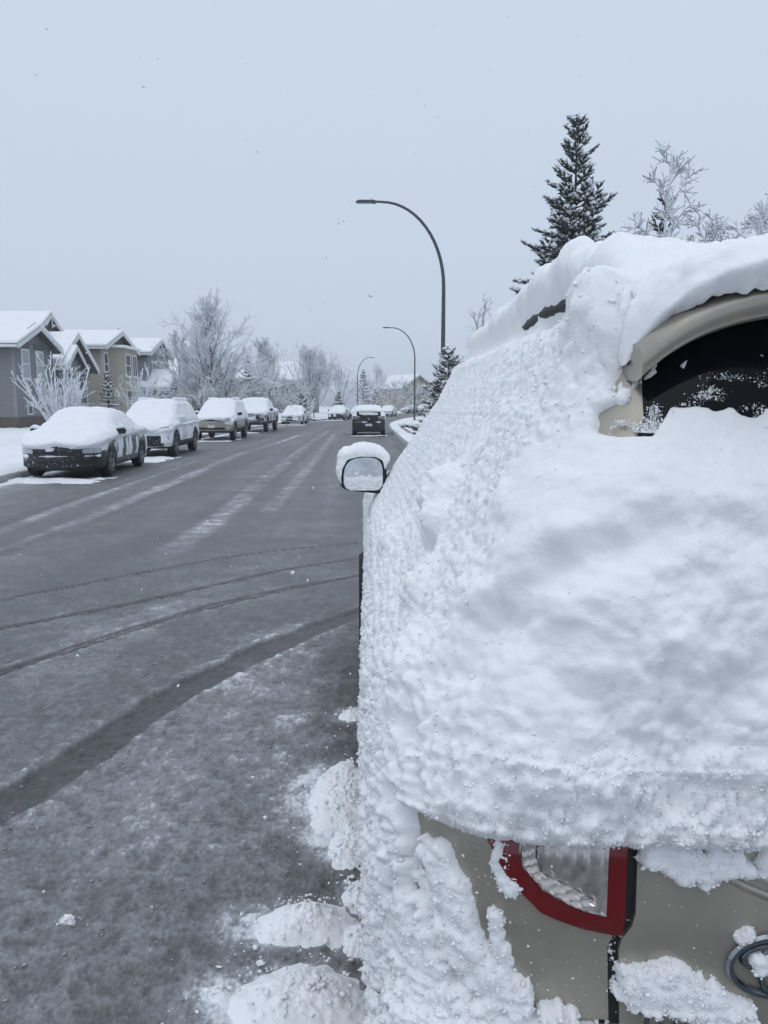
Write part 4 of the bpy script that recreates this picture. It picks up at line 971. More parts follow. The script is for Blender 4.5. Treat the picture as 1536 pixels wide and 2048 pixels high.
tail_h = [(-.62, .62, 1.03, 1.22, .03, 'rear_window', 'glass_dark', dict(lean=.10)), (-.66, .66, 1.225, 1.26, .06, 'spoiler', 'paint_black')]+lights(.50, .85, .86, 1.0, 'tail_smoke', taper=.3)+[(-.18, .18, .50, .62, .03, 'number_plate', 'plate'), (-.5, .5, .24, .34, .012, 'diffuser', 'black_plastic'), (-.05, .05, .84, .90, .03, 'emblem', 'chrome')]
def cut_h(Y, Q, T_, P):
    back = Y < .22; z = P[..., 2]
    T_ = np.where(back&(z < 1.26), T_-.035, T_)
    return T_+np.where(back, .07*np.exp(-((z-.70)/.03)**2)+.05*np.exp(-((z-1.0)/.03)**2)*(np.abs(P[..., 0]) > .45), 0)
hb = car('hatchback', 'black hatchback seen from behind at the right kerb', F_HATCH, (-.80, 40.6), .02, 'paint_black', .33, (.72, .85), G_SED | dict(rw=(.28, .72)), (3.1, .95), nose_sed, tail_h, .07, .35, facing='rear', seed=12, nose_snow=.12, snow_cut=cut_h)
MB().tube([(0, 1.5, 1.5), (0, 1.42, 1.72)], .012, 6).build('antenna', M['black_plastic'], hb)
# white snow fallen around the parked cars
def drift(name, label, x0, x1, y0, y1, h_, seed, group='snow lying along the parked cars'):
    n1, n2 = 60, 40; X, Y = np.meshgrid(np.linspace(x0, x1, n1), np.linspace(y0, y1, n2)); P = np.stack([X, Y, 0*X], -1)
    u_ = np.minimum.reduce([(X-x0)/.25, (x1-X)/.25, (Y-y0)/.35, (y1-Y)/.35]); nn = fbm(P*np.array([4, 4, 1.]), 4, seed)-.5
    n3 = fbm(P*np.array([1.1, 1.1, 1.]), 3, seed+40)-.5; P[..., 2] = h_*np.clip(np.minimum(u_*.55, 1)+1.5*nn+2.2*n3-.25, -.4, 1.2)+.02*nn-.004
    tag(grid_obj(name, P, M['snow_ground']), label, 'snow', group)
drift('snow_patch', 'white snow strip left on the asphalt below the black sedan', -8.3, -5.95, 15.7, 17.2, .05, 1)
drift('snow_patch', 'white snow strip on the asphalt below the white suv', -8.6, -6.3, 21.6, 24.0, .045, 2)
drift('snow_patch', 'white snow strip on the asphalt below the beige suv', -8.8, -6.7, 33.8, 37.5, .04, 3)
drift('snow_patch', 'white snow strip on the asphalt below the black pickup', -8.85, -6.9, 44.0, 49, .04, 4)
drift('snow_patch', 'white snow strip on the asphalt below the silver sedan', -8.7, -6.4, 61.8, 67, .04, 5)
drift('snow_patch', 'white snow strip on the asphalt below the dark sedan', -6.4, -4.1, 80.5, 86, .04, 6)
drift('snow_patch', 'white snow strip on the asphalt below the black hatchback', -1.8, .2, 40.0, 41.4, .04, 7)

# ------------------------------------------------------------------ the snowed-in minivan
VT = np.array([
# v    z    w    r    f    c      (horizontal slices: half width, rear, front, corner radius)
[.20, .20, .84, .10, 4.75, .20], [.28, .28, .92, -.02, 4.90, .24], [.40, .40, .945, -.07, 4.97, .26], [.60, .60, .95, -.08, 4.97, .26],
[.705, .705, .95, -.07, 4.93, .24], [.735, .735, .95, .00, 4.90, .20], [.90, .90, .95, .00, 4.82, .19], [1.0, 1.0, .945, .015, 4.6, .19],
[1.06, 1.06, .935, .03, 4.2, .19], [1.10, 1.10, .925, .045, 3.75, .19], [1.16, 1.16, .895, .06, 3.50, .19], [1.40, 1.40, .77, .11, 2.95, .18],
[1.60, 1.60, .665, .16, 2.65, .18], [1.68, 1.70, .615, .20, 2.58, .18], [1.72, 1.755, .58, .26, 2.52, .18], [1.78, 1.80, .52, .34, 2.42, .18],
[1.90, 1.83, .40, .50, 2.30, .16], [2.10, 1.845, .20, .80, 2.0, .10], [2.30, 1.85, .03, 1.20, 1.6, .02]])
vd = np.linspace(.2, 2.3, 421); _k = np.hanning(9); _k /= _k.sum()
VD = [np.convolve(np.pad(np.interp(vd, VT[:, 0], VT[:, i]), 4, mode='edge'), _k, 'valid') for i in range(1, 6)]
def vsurf(u, v):
    """u: 0 rear middle, 1 corner start, 2 corner end, 3 front corner, 5 nose middle (sign = side); v: height, then over the roof"""
    u, v = np.broadcast_arrays(np.asarray(u, float), np.asarray(v, float))
    z, w_, r, f, c = [np.interp(v, vd, a) for a in VD]
    sg = np.where(u < 0, -1., 1.); a = np.abs(u)
    fr = np.clip(a, 0, 1); th = np.clip(a-1, 0, 1)*np.pi/2; si = np.clip(a-2, 0, 1); t2 = np.clip(a-3, 0, 1)*np.pi/2; ff = np.clip(a-4, 0, 1)
    c2 = np.minimum(np.minimum(.45, c*2), w_)
    x = fr*(w_-c)+c*np.sin(th); y = r+c*(1-np.cos(th))
    y = y+si*(f-r-c-c2); x = x-c2*(1-np.cos(t2)); y = y+c2*np.sin(t2); x = x-ff*(w_-c2)
    y = y+np.where(a < 2, .05*np.clip(x/.95, -1, 1)**2, .05*(w_/.95)**2*np.clip(1-si*3, 0, 1))
    return np.stack([sg*x, y, z], -1)
def vnorm(u, v):
    e_ = 2e-3; du = vsurf(u+e_, v)-vsurf(u-e_, v); dv = vsurf(u, v+e_)-vsurf(u, v-e_)
    n = np.cross(du, dv); return n/(np.linalg.norm(n, axis=-1, keepdims=True)+1e-12)
VAN = thing('minivan', 'champagne minivan buried in lumpy snow, nearest at right', 'minivan', (.97, .95, 0), .03)
def vpatch(name, mat_, u0, u1, v0, v1, off, nu=24, nv=24, rim=.012, parent=None, offf=None):
    """panel on the body: u0,u1 numbers or callables of v; rolled edges go back to the shell"""
    t_ = np.linspace(0, 1, nu); v = np.linspace(v0, v1, nv)[:, None]
    a = u0(v) if callable(u0) else u0+0*v; b_ = u1(v) if callable(u1) else u1+0*v
    U = a+(b_-a)*t_[None, :]; V = v+0*U; O = np.full(U.shape, off)
    if offf is not None: O = O+offf(U, V)
    U = np.pad(U, 1, mode='edge'); V = np.pad(V, 1, mode='edge'); O = np.pad(O, 1, mode='edge')
    ed = np.zeros(U.shape, bool); ed[0] = ed[-1] = True; ed[:, 0] = ed[:, -1] = True
    P = vsurf(U, V)+vnorm(U, V)*np.where(ed, O-rim, O)[..., None]
    o = grid_obj(name, P, mat_, parent or VAN); o.data.set_sharp_from_angle(angle=math.radians(50)); return o
ip = lambda pts: (lambda v: np.interp(v, [p[0] for p in pts], [p[1] for p in pts]))
# inner shell, then painted panels a few millimetres proud of it
uu = np.r_[np.linspace(-5, -3, 30), np.linspace(-3, -2, 40)[1:], np.linspace(-2, -1, 14)[1:], np.linspace(-1, 1, 24)[1:], np.linspace(1, 2, 14)[1:], np.linspace(2, 3, 40)[1:], np.linspace(3, 5, 30)[1:]]
vv = np.r_[np.linspace(.2, 1.72, 80), np.linspace(1.73, 2.3, 20)]
U_, V_ = np.meshgrid(uu, vv); grid_obj('inner_shell', vsurf(U_, V_), M['black_plastic'], VAN)
PC = M['paint_champagne']
gl = ip([(.73, -.861), (.883, -.861), (.912, -.832), (1.7, -.832)]); gr = ip([(.73, -.881), (.883, -.881), (.912, -.853), (1.7, -.853)])
vpatch('tailgate', PC, gl, lambda v: -gl(v), .738, 1.56, .007, 40, 50)
vpatch('side_panel', PC, -2.995, gr, .768, 1.665, .007, 110, 50)
vpatch('side_panel', PC, lambda v: -gr(v), 2.995, .768, 1.665, .007, 110, 50)
vpatch('rear_bumper', PC, -2.12, 2.12, .27, .757, .008, 90, 26)
vpatch('lower_side', PC, -2.995, -2.13, .24, .757, .006, 60, 16); vpatch('lower_side', PC, 2.13, 2.995, .24, .757, .006, 60, 16)
vpatch('front_body', PC, -4.999, -3.0, .24, 1.12, .006, 40, 40); vpatch('front_body', PC, 3.0, 4.999, .24, 1.12, .006, 40, 40)
vpatch('roof', PC, -4.99, 4.99, 1.672, 2.29, .006, 160, 30)
# glass
gw = ip([(1.12, -1.31), (1.57, -1.31), (1.655, -1.46), (1.72, -1.46)])
vpatch('rear_window', M['glass_dark'], gw, lambda v: -gw(v), 1.12, 1.70, .014, 30, 24, .008)  # dark glass carried up beyond the pane, standing in for shade under the spoiler
for s_ in (-1, 1):
    for a, b_ in ((2.05, 2.30), (2.32, 2.62), (2.64, 2.90)):
        vpatch('side_window', M['glass_dark'], min(s_*a, s_*b_), max(s_*a, s_*b_), 1.17, 1.63, .011, 16, 16, .008)
    vpatch('windscreen', M['glass_dark'], min(s_*3.12, s_*4.999), max(s_*3.12, s_*4.999), 1.13, 1.665, .008, 24, 24, .008)
    vpatch('door_seam', M['black_plastic'], min(s_*2.635, s_*2.628), max(s_*2.635, s_*2.628), .78, 1.16, .009, 3, 10, .004)
# spoiler: a wing with drooping ends
xs = np.linspace(-.60, .60, 90); ax_ = np.abs(xs)/.60
lipz = 1.727-.092*ax_**8; lipy = .075+.10*ax_**3
prof = []
for x, zl, yl, a in zip(xs, lipz, lipy, ax_):
    top = 1.835-.03*a**2-.11*a**8
    prof.append([(x, .42+.03*a, zl+.02), (x, yl+.02, zl-.002), (x, yl, zl+.004), (x, yl-.004, zl+.030), (x, yl+.016, zl+.048), (x, yl+.12, (zl+.05+top)/2+.012), (x, .45, top)])
P = np.array(prof)
sp = grid_obj('spoiler', P, PC, VAN, flip=True)
for k in (0, -1): obj('spoiler_end', mesh_from('spoiler_end', P[k], [tuple(range(7))]), PC, sp)
# tail lamps
ul = ip([(.8955, -.868), (.898, -.895), (.905, -.93), (.912, -.956), (.932, -1.02), (.948, -1.075), (.963, -1.128), (1.0, -1.205), (1.06, -1.38), (1.11, -1.469), (1.15, -1.47)])
ll = ip([(.9255, -.895), (.928, -.912), (.941, -.958), (.955, -.992), (.966, -1.02), (.986, -1.08), (1.003, -1.098), (1.03, -1.11)])
def dome(U, V): return .010*np.clip((V-.89)/.03, 0, 1)
for s_ in (-1, 1):
    A_, B_ = (ul, (lambda v: -.855+0*v)) if s_ < 0 else ((lambda v: .855+0*v), (lambda v: -ul(v)))
    tl = vpatch('tail_lamp', M['red_lens'], A_, B_, .8955, 1.15, .009, 30, 34, .02, offf=dome)
    A_, B_ = (ll, (lambda v: -.888+0*v)) if s_ < 0 else ((lambda v: .888+0*v), (lambda v: -ll(v)))
    vpatch('reverse_lens', M['clear_lens'], A_, B_, .9255, 1.03, .021, 72, 30, .004, tl, offf=lambda U, V: .004*np.abs(((U*42) % 1)-.5)*2)
    A_, B_ = (lambda v: ll(v)+.010, lambda v: np.minimum(ll(v)+.062, -.905)) if s_ < 0 else (lambda v: np.maximum(-ll(v)-.062, .905), lambda v: -ll(v)-.010)
    vpatch('reflector', M['reflector'], A_, B_, .936, 1.015, .026, 10, 40, .003, tl, offf=lambda U, V: .005*(((V*92-U*10) % 1)))
# handle recess lip on the tailgate
pts = []
for k in range(25):
    th = math.radians(180+180*k/24); x = .53*math.cos(th); z = 1.0+.10*math.sin(th)
    q = vsurf(x/.76, z); pts.append((q[0], q[1]-.0035, z))
MB().tube(pts, [.001, .004]+[.0075]*21+[.004, .001], 10).build('recess_lip', PC, VAN, True)
# emblem: three interlaced ovals; lettering below
def ring(mb, cx, cz, rx, rz, t_, n=40):
    V, Fs = [], []
    for k in range(n):
        a = 2*math.pi*k/n
        for q in range(6):
            b_ = 2*math.pi*q/6; rr_ = t_*math.cos(b_); x = cx+(rx+rr_)*math.cos(a); z = cz+(rz+rr_)*math.sin(a)
            y = float(vsurf(x/.76, z)[1])-.011-.005*math.sin(b_); V.append((x, y, z))
    for k in range(n):
        for q in range(6): Fs.append((k*6+q, k*6+(q+1) % 6, ((k+1) % n)*6+(q+1) % 6, ((k+1) % n)*6+q))
    mb.add(V, Fs)
mb = MB(); ex, ez = -.447, .856
ring(mb, ex, ez, .060, .042, .0055); ring(mb, ex, ez+.012, .044, .020, .0045); ring(mb, ex, ez-.001, .019, .037, .0045)
mb.build('emblem', M['chrome_dark'], VAN, True)
for k, ch in enumerate('TOYOTA'):
    cu = bpy.data.curves.new('letter', 'FONT'); cu.body = ch; cu.size = .042; cu.extrude = .0018; cu.bevel_depth = .0006; cu.align_x = 'CENTER'
    tmp = bpy.data.objects.new('letter_tmp', cu); C.objects.link(tmp); bpy.context.view_layer.update()
    me = bpy.data.meshes.new_from_object(tmp.evaluated_get(bpy.context.evaluated_depsgraph_get())); C.objects.unlink(tmp); bpy.data.objects.remove(tmp)
    x = -.612+k*.0285; o = obj('letter', me, M['chrome_dark'], VAN); o.location = (x, float(vsurf(x/.76, .77)[1])-.010, .757); o.rotation_euler = (math.pi/2, 0, 0); o.scale = (.85, 1, 1)
# roof rails, wheels, mirrors
for s_ in (-1, 1):
    MB().tube([(s_*.545, .40, 1.775), (s_*.56, .50, 1.805), (s_*.56, .9, 1.812), (s_*.555, 1.15, 1.80), (s_*.535, 1.3, 1.765)], .021, 10).build('roof_rail', M['black_plastic'], VAN, True)
    for yw in (.98, 3.92):
        ox = .055 if yw > 2 else .03
        wheel(VAN, s_*(.853+ox), yw, .335, .21, s_)
        MB().lathe([(0, .40), (s_*.004, .40)], s_*.953, yw, .335, 0, 36).build('wheel_arch', M['black_plastic'], VAN)
def mirror(s_):
    cx, cy, cz = s_*.985, 2.78, 1.275
    out_ = [(-.118, -.045), (-.112, .025), (-.085, .075), (-.02, .092), (.06, .090), (.100, .070), (.112, .015), (.108, -.10), (.07, -.098), (-.07, -.085), (-.105, -.072)]
    n = len(out_)
    def ringpts(k, y): return [(cx-s_*p[0]*k*(-1 if s_ < 0 else -1)*(1), cy+y, cz+p[1]*k) for p in out_]
    sx_ = 1 if s_ < 0 else -1
    rings_ = [[(cx+sx_*p[0]*k, cy+y, cz+p[1]*k) for p in out_] for k, y in ((.84, .0), (.90, -.004), (1.0, -.012), (1.02, .01), (.98, .08), (.75, .14), (.3, .16))]
    V = [p for r_ in rings_ for p in r_]; Fs = [(i*n+k, i*n+(k+1) % n, (i+1)*n+(k+1) % n, (i+1)*n+k) for i in range(len(rings_)-1) for k in range(n)]
    Fs.append(tuple(range((len(rings_)-1)*n, len(rings_)*n)))
    h_ = obj('mirror', mesh_from('mirror', V, Fs, True), M['black_plastic'], VAN)
    md = h_.modifiers.new('sub', 'SUBSURF'); md.levels = 1; md.render_levels = 2
    MB().add([(cx+sx_*p[0]*.86, cy+.004, cz+p[1]*.86) for p in out_], [tuple(range(n))]).build('mirror_glass', M['mirror_glass'], h_)
    MB().tube([(cx+sx_*.09, cy+.06, cz-.05), (s_*.86, cy+.10, cz-.09)], [.05, .06], 8).build('mirror_arm', M['black_plastic'], h_)
    # snow: a cap over the housing and frost on the lower glass
    ol = np.array([(-.116, -.055), (-.118, -.02), (-.112, .025), (-.085, .075), (-.02, .092), (.06, .090), (.100, .070), (.112, .02)])
    dl = np.r_[0, np.cumsum(np.hypot(*np.diff(ol, axis=0).T))]; tt = np.linspace(0, dl[-1], 110); q = np.stack([np.interp(tt, dl, ol[:, 0]), np.interp(tt, dl, ol[:, 1])], -1)
    for _ in range(14): q[1:-1] = (q[:-2]+2*q[1:-1]+q[2:])/4
    tg = np.gradient(q, axis=0); nn = np.stack([-tg[:, 1], tg[:, 0]], -1); nn /= np.linalg.norm(nn, axis=1, keepdims=True)
    u_ = tt/dl[-1]; th = np.interp(u_, [0, .08, .22, .38, .55, .75, .9, 1], [.0, .016, .030, .052, .060, .056, .030, .0])
    ph = np.linspace(0, np.pi, 40)[None, :]; Pw = np.zeros((110, 40, 3))
    bulge = (np.sin(ph)**.6)*th[:, None]-.010
    for _pass in (0, 1):
        Pw[..., 0] = cx+sx_*(q[:, None, 0]+nn[:, None, 0]*bulge); Pw[..., 2] = cz+q[:, None, 1]+nn[:, None, 1]*bulge; Pw[..., 1] = cy-.022+.165*(1-np.cos(ph))/2+0*bulge
        if _pass == 0: bulge = bulge+(.020*(fbm(Pw*22, 3, 3)-.5)+.008*(billow(Pw*55, 8)-.3)+.004*(billow(Pw*120, 18)-.3))*np.sin(ph)*np.clip(th[:, None]/.02, 0, 1)
    Pw[..., 1] += .016*(fbm(Pw*35, 3, 13)-.5)*np.abs(np.cos(ph)); grid_obj('mirror_snow', Pw, M['snow_near'], h_, flip=s_ < 0)
    V = []; X, Zz = np.meshgrid(np.linspace(-.096, .092, 90), np.linspace(-.082, .07, 80)); Pf = np.stack([cx+sx_*X, 0*X+cy, cz+Zz], -1)
    lm = billow(Pf*90, 4); ff = fbm(Pf*40, 3, 9)-.5
    Tf = .014*sstep(-.010, -.035, Zz+.05*ff-.12*np.clip(np.abs(X)-.06, 0, 1)*2)+.006*lm*sstep(.0, -.03, Zz)-.002+.010*np.clip(ff-.06, 0, 1)*4*(lm > .4)-.004
    inside = (np.abs(X+.002)/.097)**4+(np.abs(Zz+.004)/.083)**4 < 1
    Pf[..., 1] = cy+.003-Tf; k_ = (inside[:-1, :-1]&inside[1:, 1:])&(np.maximum(Tf[:-1, :-1], Tf[1:, 1:]) > -.003)
    grid_obj('mirror_frost', Pf, M['snow_near'], h_, keep=k_, flip=s_ > 0)
mirror(-1); mirror(1)

# ---- the snow on the minivan
def van_snow():
    y = [0.0]; yw = 1.15
    us = []; u = -2.0; 
    while u > -3.0: us.append(u); yw = 1.15+(-u-2)*3.0; u -= .0036*yw/3.0*1.1
    left = np.array(us)[::-1]
    uu = np.r_[np.linspace(-4.9, -3, 40)[:-1], -3+0*0, left, np.arange(-1.988, -1, .012), np.arange(-1, -.22, .0048), np.linspace(-.2, 1, 24), np.linspace(1.1, 2, 8), np.linspace(2.06, 3, 30), np.linspace(3.1, 4.9, 24)]
    vv = np.r_[np.arange(.27, 1.70, .0042), np.arange(1.70, 1.80, .004), np.linspace(1.805, 2.3, 34)]
    U, V = np.meshgrid(uu, vv); P = vsurf(U, V); N = vnorm(U, V); a = np.abs(U)
    step = ((V > .64)&(V < .83))[..., None]; k_ = np.hanning(41); k_ /= k_.sum()
    Ns = np.apply_along_axis(lambda c_: np.convolve(np.pad(c_, 20, mode='edge'), k_, 'valid'), 0, N); N = np.where(step, Ns/np.linalg.norm(Ns, axis=-1, keepdims=True), N)
    s_ = np.where(a < 1, .76*a, np.where(a < 2, .76+.30*(a-1), 1.06+3.0*(a-2)))      # metres round the body from the tail
    b1 = billow(P*36, 1); b2 = billow(P*72, 5); b0 = billow(P*15, 9); f1 = fbm(P*8, 4, 2); f2 = fbm(P*26, 3, 6); f3 = fbm(P*70, 2, 16); b3 = billow(P*125, 13); f4 = fbm(P*np.array([9., 9., 24.]), 4, 19)
    # flanks: a plastered layer of clots, breaking up towards the sill
    lowf = .7+.6*sstep(1.3, 1.0, V)
    Ts = -.001+.020*f1+(.015*b1+.016*b2+.007*b3)*lowf+.008*b0
    thin = sstep(.98, .55, V); Ts = Ts-thin*(.040-.032*b1*sstep(.35, .65, f2))-.05*sstep(.42, .30, V+.2*(f1-.5))
    # tailgate: a thick smooth pillow, thickest low down, hanging over the lamps
    vv_ = V+.035*(f1-.5)+.075*(fbm(P*13, 3, 23)-.5)*sstep(1.2, 1.05, V)+.016*(b1-.4)+.045*(f2-.5)*sstep(1.15, 1.03, V)+.018*(b2-.35)*sstep(1.15, 1.03, V)
    Th = np.interp(vv_, [.975, 1.0, 1.015, 1.055, 1.12, 1.20, 1.30, 1.38, 1.46, 1.535, 1.58, 1.61, 1.65], [-.05, .000, .020, .034, .054, .078, .096, .090, .064, .034, .016, .004, -.03])
    low = sstep(1.22, 1.04, V)
    Th = Th+.050*(f1-.5)*sstep(1.58, 1.4, V)+.030*(fbm(P*15, 3, 27)-.5)*sstep(1.6, 1.45, V)+.022*(b0-.4)*low+(.013*b1+.011*b2+.006*b3)*low+.0016*b2+.0012*b3+.003*(f3-.5)+.010*(f2-.5)+.010*(f4-.5)*sstep(1.6, 1.45, V)+(.016*(b0-.4)+.003*(b1-.4)+.001*b2)*sstep(1.56, 1.42, V)
    ub = np.interp(V, [.9, 1.03, 1.10, 1.22, 1.33, 1.47, 1.56, 1.7], [-1.30, -1.36, -1.40, -1.50, -1.68, -1.80, -1.6, -1.5])
    Th = np.where(Th > .02, .02+(Th-.02)*(1-.62*sstep(.85, 1.85, a)), Th)
    mh = sstep(-.22, .22, U-ub+.5*(f1-.5)+.15*(b0-.4))*(U < 2.2)
    T = Ts*(1-mh)+Th*mh
    crease = np.exp(-((U-ub+.02)/.05)**2)*sstep(1.0, 1.1, V)*sstep(1.5, 1.4, V); T = T-.004*crease*(f2 > .5)
    def groove(pts, wd, dep):
        nonlocal T
        best = np.full(U.shape, 9.); S = lambda q: (.76*q if q < 1 else .76+.30*(q-1)) if q < 2 else 1.06+3*(q-2)
        for (u0, v0), (u1, v1) in zip(pts[:-1], pts[1:]):
            x0, x1 = S(-u0), S(-u1); dx, dv = x1-x0, v1-v0; t_ = np.clip(((s_-x0)*dx+(V-v0)*dv)/(dx*dx+dv*dv), 0, 1); best = np.minimum(best, np.hypot(s_-x0-t_*dx, V-v0-t_*dv))
        best = best+.03*(f1-.5)+.012*(f2-.5); T = np.where(U < 0, np.maximum(T-dep*np.exp(-(best/wd)**2), np.minimum(T, .012)), T)
    groove([(-1.52, 1.20), (-1.48, 1.27), (-1.30, 1.35), (-1.05, 1.40)], .030, .030)
    groove([(-1.05, 1.40), (-.80, 1.385), (-.45, 1.40)], .045, .016)
    # bare metal of quarter panel and tailgate below the pillow
    bare = sstep(1.66, 1.52, a+.25*(f2-.5))*sstep(1.02, 1.0, V)*(a < 2.2)
    T = T*(1-bare)+bare*np.minimum(Th, -.010)
    def cap(pts, wd, th, e_=.5):
        nonlocal T
        best = np.full(U.shape, 9.)
        for (u0, v0), (u1, v1) in zip(pts[:-1], pts[1:]):
            S = lambda q: (.76*q if q < 1 else .76+.30*(q-1)) if q < 2 else 1.06+3*(q-2)
            x0, x1 = S(-u0), S(-u1); dx, dv = x1-x0, v1-v0; L = dx*dx+dv*dv
            t_ = np.clip(((s_-x0)*dx+(V-v0)*dv)/L, 0, 1); best = np.minimum(best, np.hypot(s_-x0-t_*dx, V-v0-t_*dv))
        best = best+(f2-.5)*wd*1.2-(b1-.35)*wd*.4-(b2-.35)*wd*.35+(f3-.5)*wd*.6-(b3-.3)*wd*.2
        h_ = th*np.sqrt(np.clip(1-(best/wd)**2, 0, 1))-.006*(best > wd)
        h_ = h_+(.007*(b1-.3)+.007*(b2-.2)+.003*b3)*(best < wd*.9)
        T = np.where((best < wd*1.15)&(U < 0), np.maximum(T, h_), T)
    cap([(-1.455, .955), (-1.39, .925), (-1.32, .885), (-1.30, .85)], .022, .020)         # broken streaks on the quarter
    cap([(-1.36, .865), (-1.24, .83), (-1.16, .80)], .030, .026)
    cap([(-1.185, .91), (-1.175, .885)], .010, .010); cap([(-1.165, .868), (-1.15, .850)], .012, .012)
    cap([(-1.53, .925), (-1.52, .895)], .009, .009); cap([(-1.47, .90), (-1.465, .885)], .008, .008)
    cap([(-1.16, 1.0), (-1.16, .975), (-1.13, .955)], .012, .012); cap([(-1.02, 1.0), (-.98, .985)], .012, .010); cap([(-.80, 1.0), (-.72, .985), (-.66, .99)], .016, .018)
    cap([(-1.66, .86), (-1.56, .815), (-1.42, .79), (-1.28, .765), (-1.12, .735), (-.95, .72)], .040, .034)
    cap([(-1.50, .70), (-1.2, .715), (-.98, .715)], .050, .045)
    cap([(-.825, .817), (-.775, .822), (-.72, .805), (-.685, .788), (-.665, .768)], .027, .024)   # clots around the lettering and badge
    cap([(-.79, .845), (-.765, .84)], .020, .018)
    cap([(-.65, .895), (-.635, .902)], .008, .008); cap([(-.615, .865), (-.585, .862)], .013, .014)
    cap([(-.60, .995), (-.55, .985), (-.40, .98)], .02, .02)
    # specks
    sp_ = (billow(P*130, 31) > .80)&(fbm(P*14, 2, 33) > .56); T = np.where(sp_&(T < 0)&(V > .75), .0035, T)
    # pillar left bare beside the glass, specks on the upper glass
    pil = sstep(1.535, 1.56, V+.03*(f2-.5))*sstep(1.665, 1.645, V)*sstep(1.60, 1.50, a+.35*(f2-.5)+.12*(b1-.4))*(a > 1.22)
    T = T*(1-pil)+pil*(-.012+.03*np.clip(f2-.56+.3*(b1-.4), 0, 1)*4)
    gsp = (V > 1.55)&(V < 1.625)&(a < 1.3); T = np.where(gsp, np.maximum(T, -.006+.030*np.clip(f2-.47+.5*(1.59-V), 0, 1)+.008*b1*(f1 > .47)), T)
    # roof
    Tr = (.048+.04*sstep(1.5, 1.95, a)*(1-.45*sstep(2.15, 2.6, a))+.045*(f1-.5)+.008*(f2-.5)+.004*b2)*sstep(1.715, 1.80, V+.03*(f1-.5))
    rm_ = sstep(1.695, 1.74, V); T = T*(1-rm_)+np.maximum(Tr, .0)*rm_
    drape = np.exp(-((a-1.66)/.27)**2)*np.exp(-((V-1.695)/.050)**2); T = T+.07*drape*(1+.8*(f1-.5))
    slot = sstep(2.03, 2.08, a)*sstep(2.28, 2.18, a)*np.exp(-((V-(1.722))/.015)**2); T = T-.08*slot
    lip = sstep(2.0, 2.1, a)*np.exp(-((V-1.775)/.03)**2)*sstep(3.0, 2.7, a); T = T+.030*lip*(.6+b0)*(1-.5*sstep(2.2, 2.6, a))
    # ledges of snow along the belt line
    for u0, v0, r_, h_, st in ((-2.19, 1.375, .050, .060, 1.5), (-2.15, 1.33, .035, .035, 1.2), (-2.235, 1.40, .038, .035, 1.2), (-2.37, 1.19, .065, .040, .8), (-2.46, 1.19, .06, .02, .8), (-2.62, 1.13, .08, .02, .8), (-2.88, 1.06, .09, .03, .8), (-2.07, 1.24, .05, .03, 1), (-1.93, 1.165, .06, .03, 1)):
        c_ = vsurf(u0, v0); d = P-c_; d2 = d[..., 0]**2+d[..., 1]**2*.6+(d[..., 2]/st)**2
        T = T+h_*np.exp(-(d2/r_**2)**1.4)*(.75+.5*f2)
    hole = np.exp(-((P-vsurf(-2.125, 1.285))**2).sum(-1)/.022**2); T = T-.075*hole
    T = T*(1-.40*sstep(2.1, 2.7, a)*sstep(1.74, 1.66, V))
    T = T+.026*np.exp(-((V-.735)/.035)**2)*sstep(1.1, 1.3, a)*sstep(1.85, 1.45, a)
    T = T+(.007*(b2-.35)+.004*(b3-.3))*(T > .010)*(V < .80)
    # sparse holes where paint shows through
    T = T-.030*sstep(.70, .78, fbm(P*11, 3, 51))*(V > .75)*(V < 1.5)*(1-mh)
    for yw in (.98, 3.92):
        d = np.hypot(P[..., 1]-yw, P[..., 2]-.335); T = np.where((d < .43)&(a > 2), -.05+.045*sstep(.62, .7, f2)*(d > .30), T)
    PS = P+N*T[..., None]; PS[..., 2] += .18*np.maximum(T, 0)*(V > 1.0)
    kp = np.maximum.reduce([T[:-1, :-1], T[1:, :-1], T[:-1, 1:], T[1:, 1:]]) > -.001
    o = grid_obj('snow_cover', PS, M['snow_near'], VAN, keep=kp, label='thick lumpy snow plastered over flank, roof and tailgate')
    # loose clots and crumbs that give the snow its crumbly grain
    rg = np.random.default_rng(8); dA = np.linalg.norm(np.cross(np.gradient(P, axis=1), np.gradient(P, axis=0)), axis=-1)
    yy_ = P[..., 1]+1.0; vis = (U > -2.98)&(U < -.24)&(V > .36)
    fl = (1-mh)*(T > .002)*(V < 1.70)*15000/np.maximum(yy_, 1)**2.6
    bot = mh*(T > .001)*(V < 1.16)*sstep(1.16, 1.05, V)*60000
    edge = (T > -.004)*(T < .010)*(V < 1.64)*50000/np.maximum(yy_, 1)**2.6
    low_ = (T > .006)*(V < .95)*20000/np.maximum(yy_, 1)**2.6
    pilw = mh*(T > .01)*(V >= 1.05)*(V < 1.62)*2500
    parts_ = []
    for dens, ra_, rb_, emb in ((fl, .0014, .0042, -.45), (bot, .0011, .0040, -.45), (edge, .0008, .0028, -.1), (low_, .0014, .0044, -.45), (pilw, .0010, .0020, -.6)):
        lam = np.clip(dens*dA*vis, 0, 3); nn_ = rg.poisson(lam); ii = np.repeat(np.arange(U.size), nn_.ravel())
        r_ = ra_+(rb_-ra_)*rg.uniform(0, 1, len(ii))**2.4; sc_ = 1+.12*np.clip(yy_.ravel()[ii]-1.3, 0, 2); r_ = r_*sc_
        c_ = PS.reshape(-1, 3)[ii]+N.reshape(-1, 3)[ii]*(r_*emb)[:, None]+rg.normal(0, .0012, (len(ii), 3)); parts_.append((c_, r_))
    # dusting on the upper rear glass and the bare pillar
    m_ = 30000; gu = rg.uniform(-1.45, -.25, m_); gv = 1.555+.10*rg.uniform(0, 1, m_)**1.5; gp_ = vsurf(gu, gv)
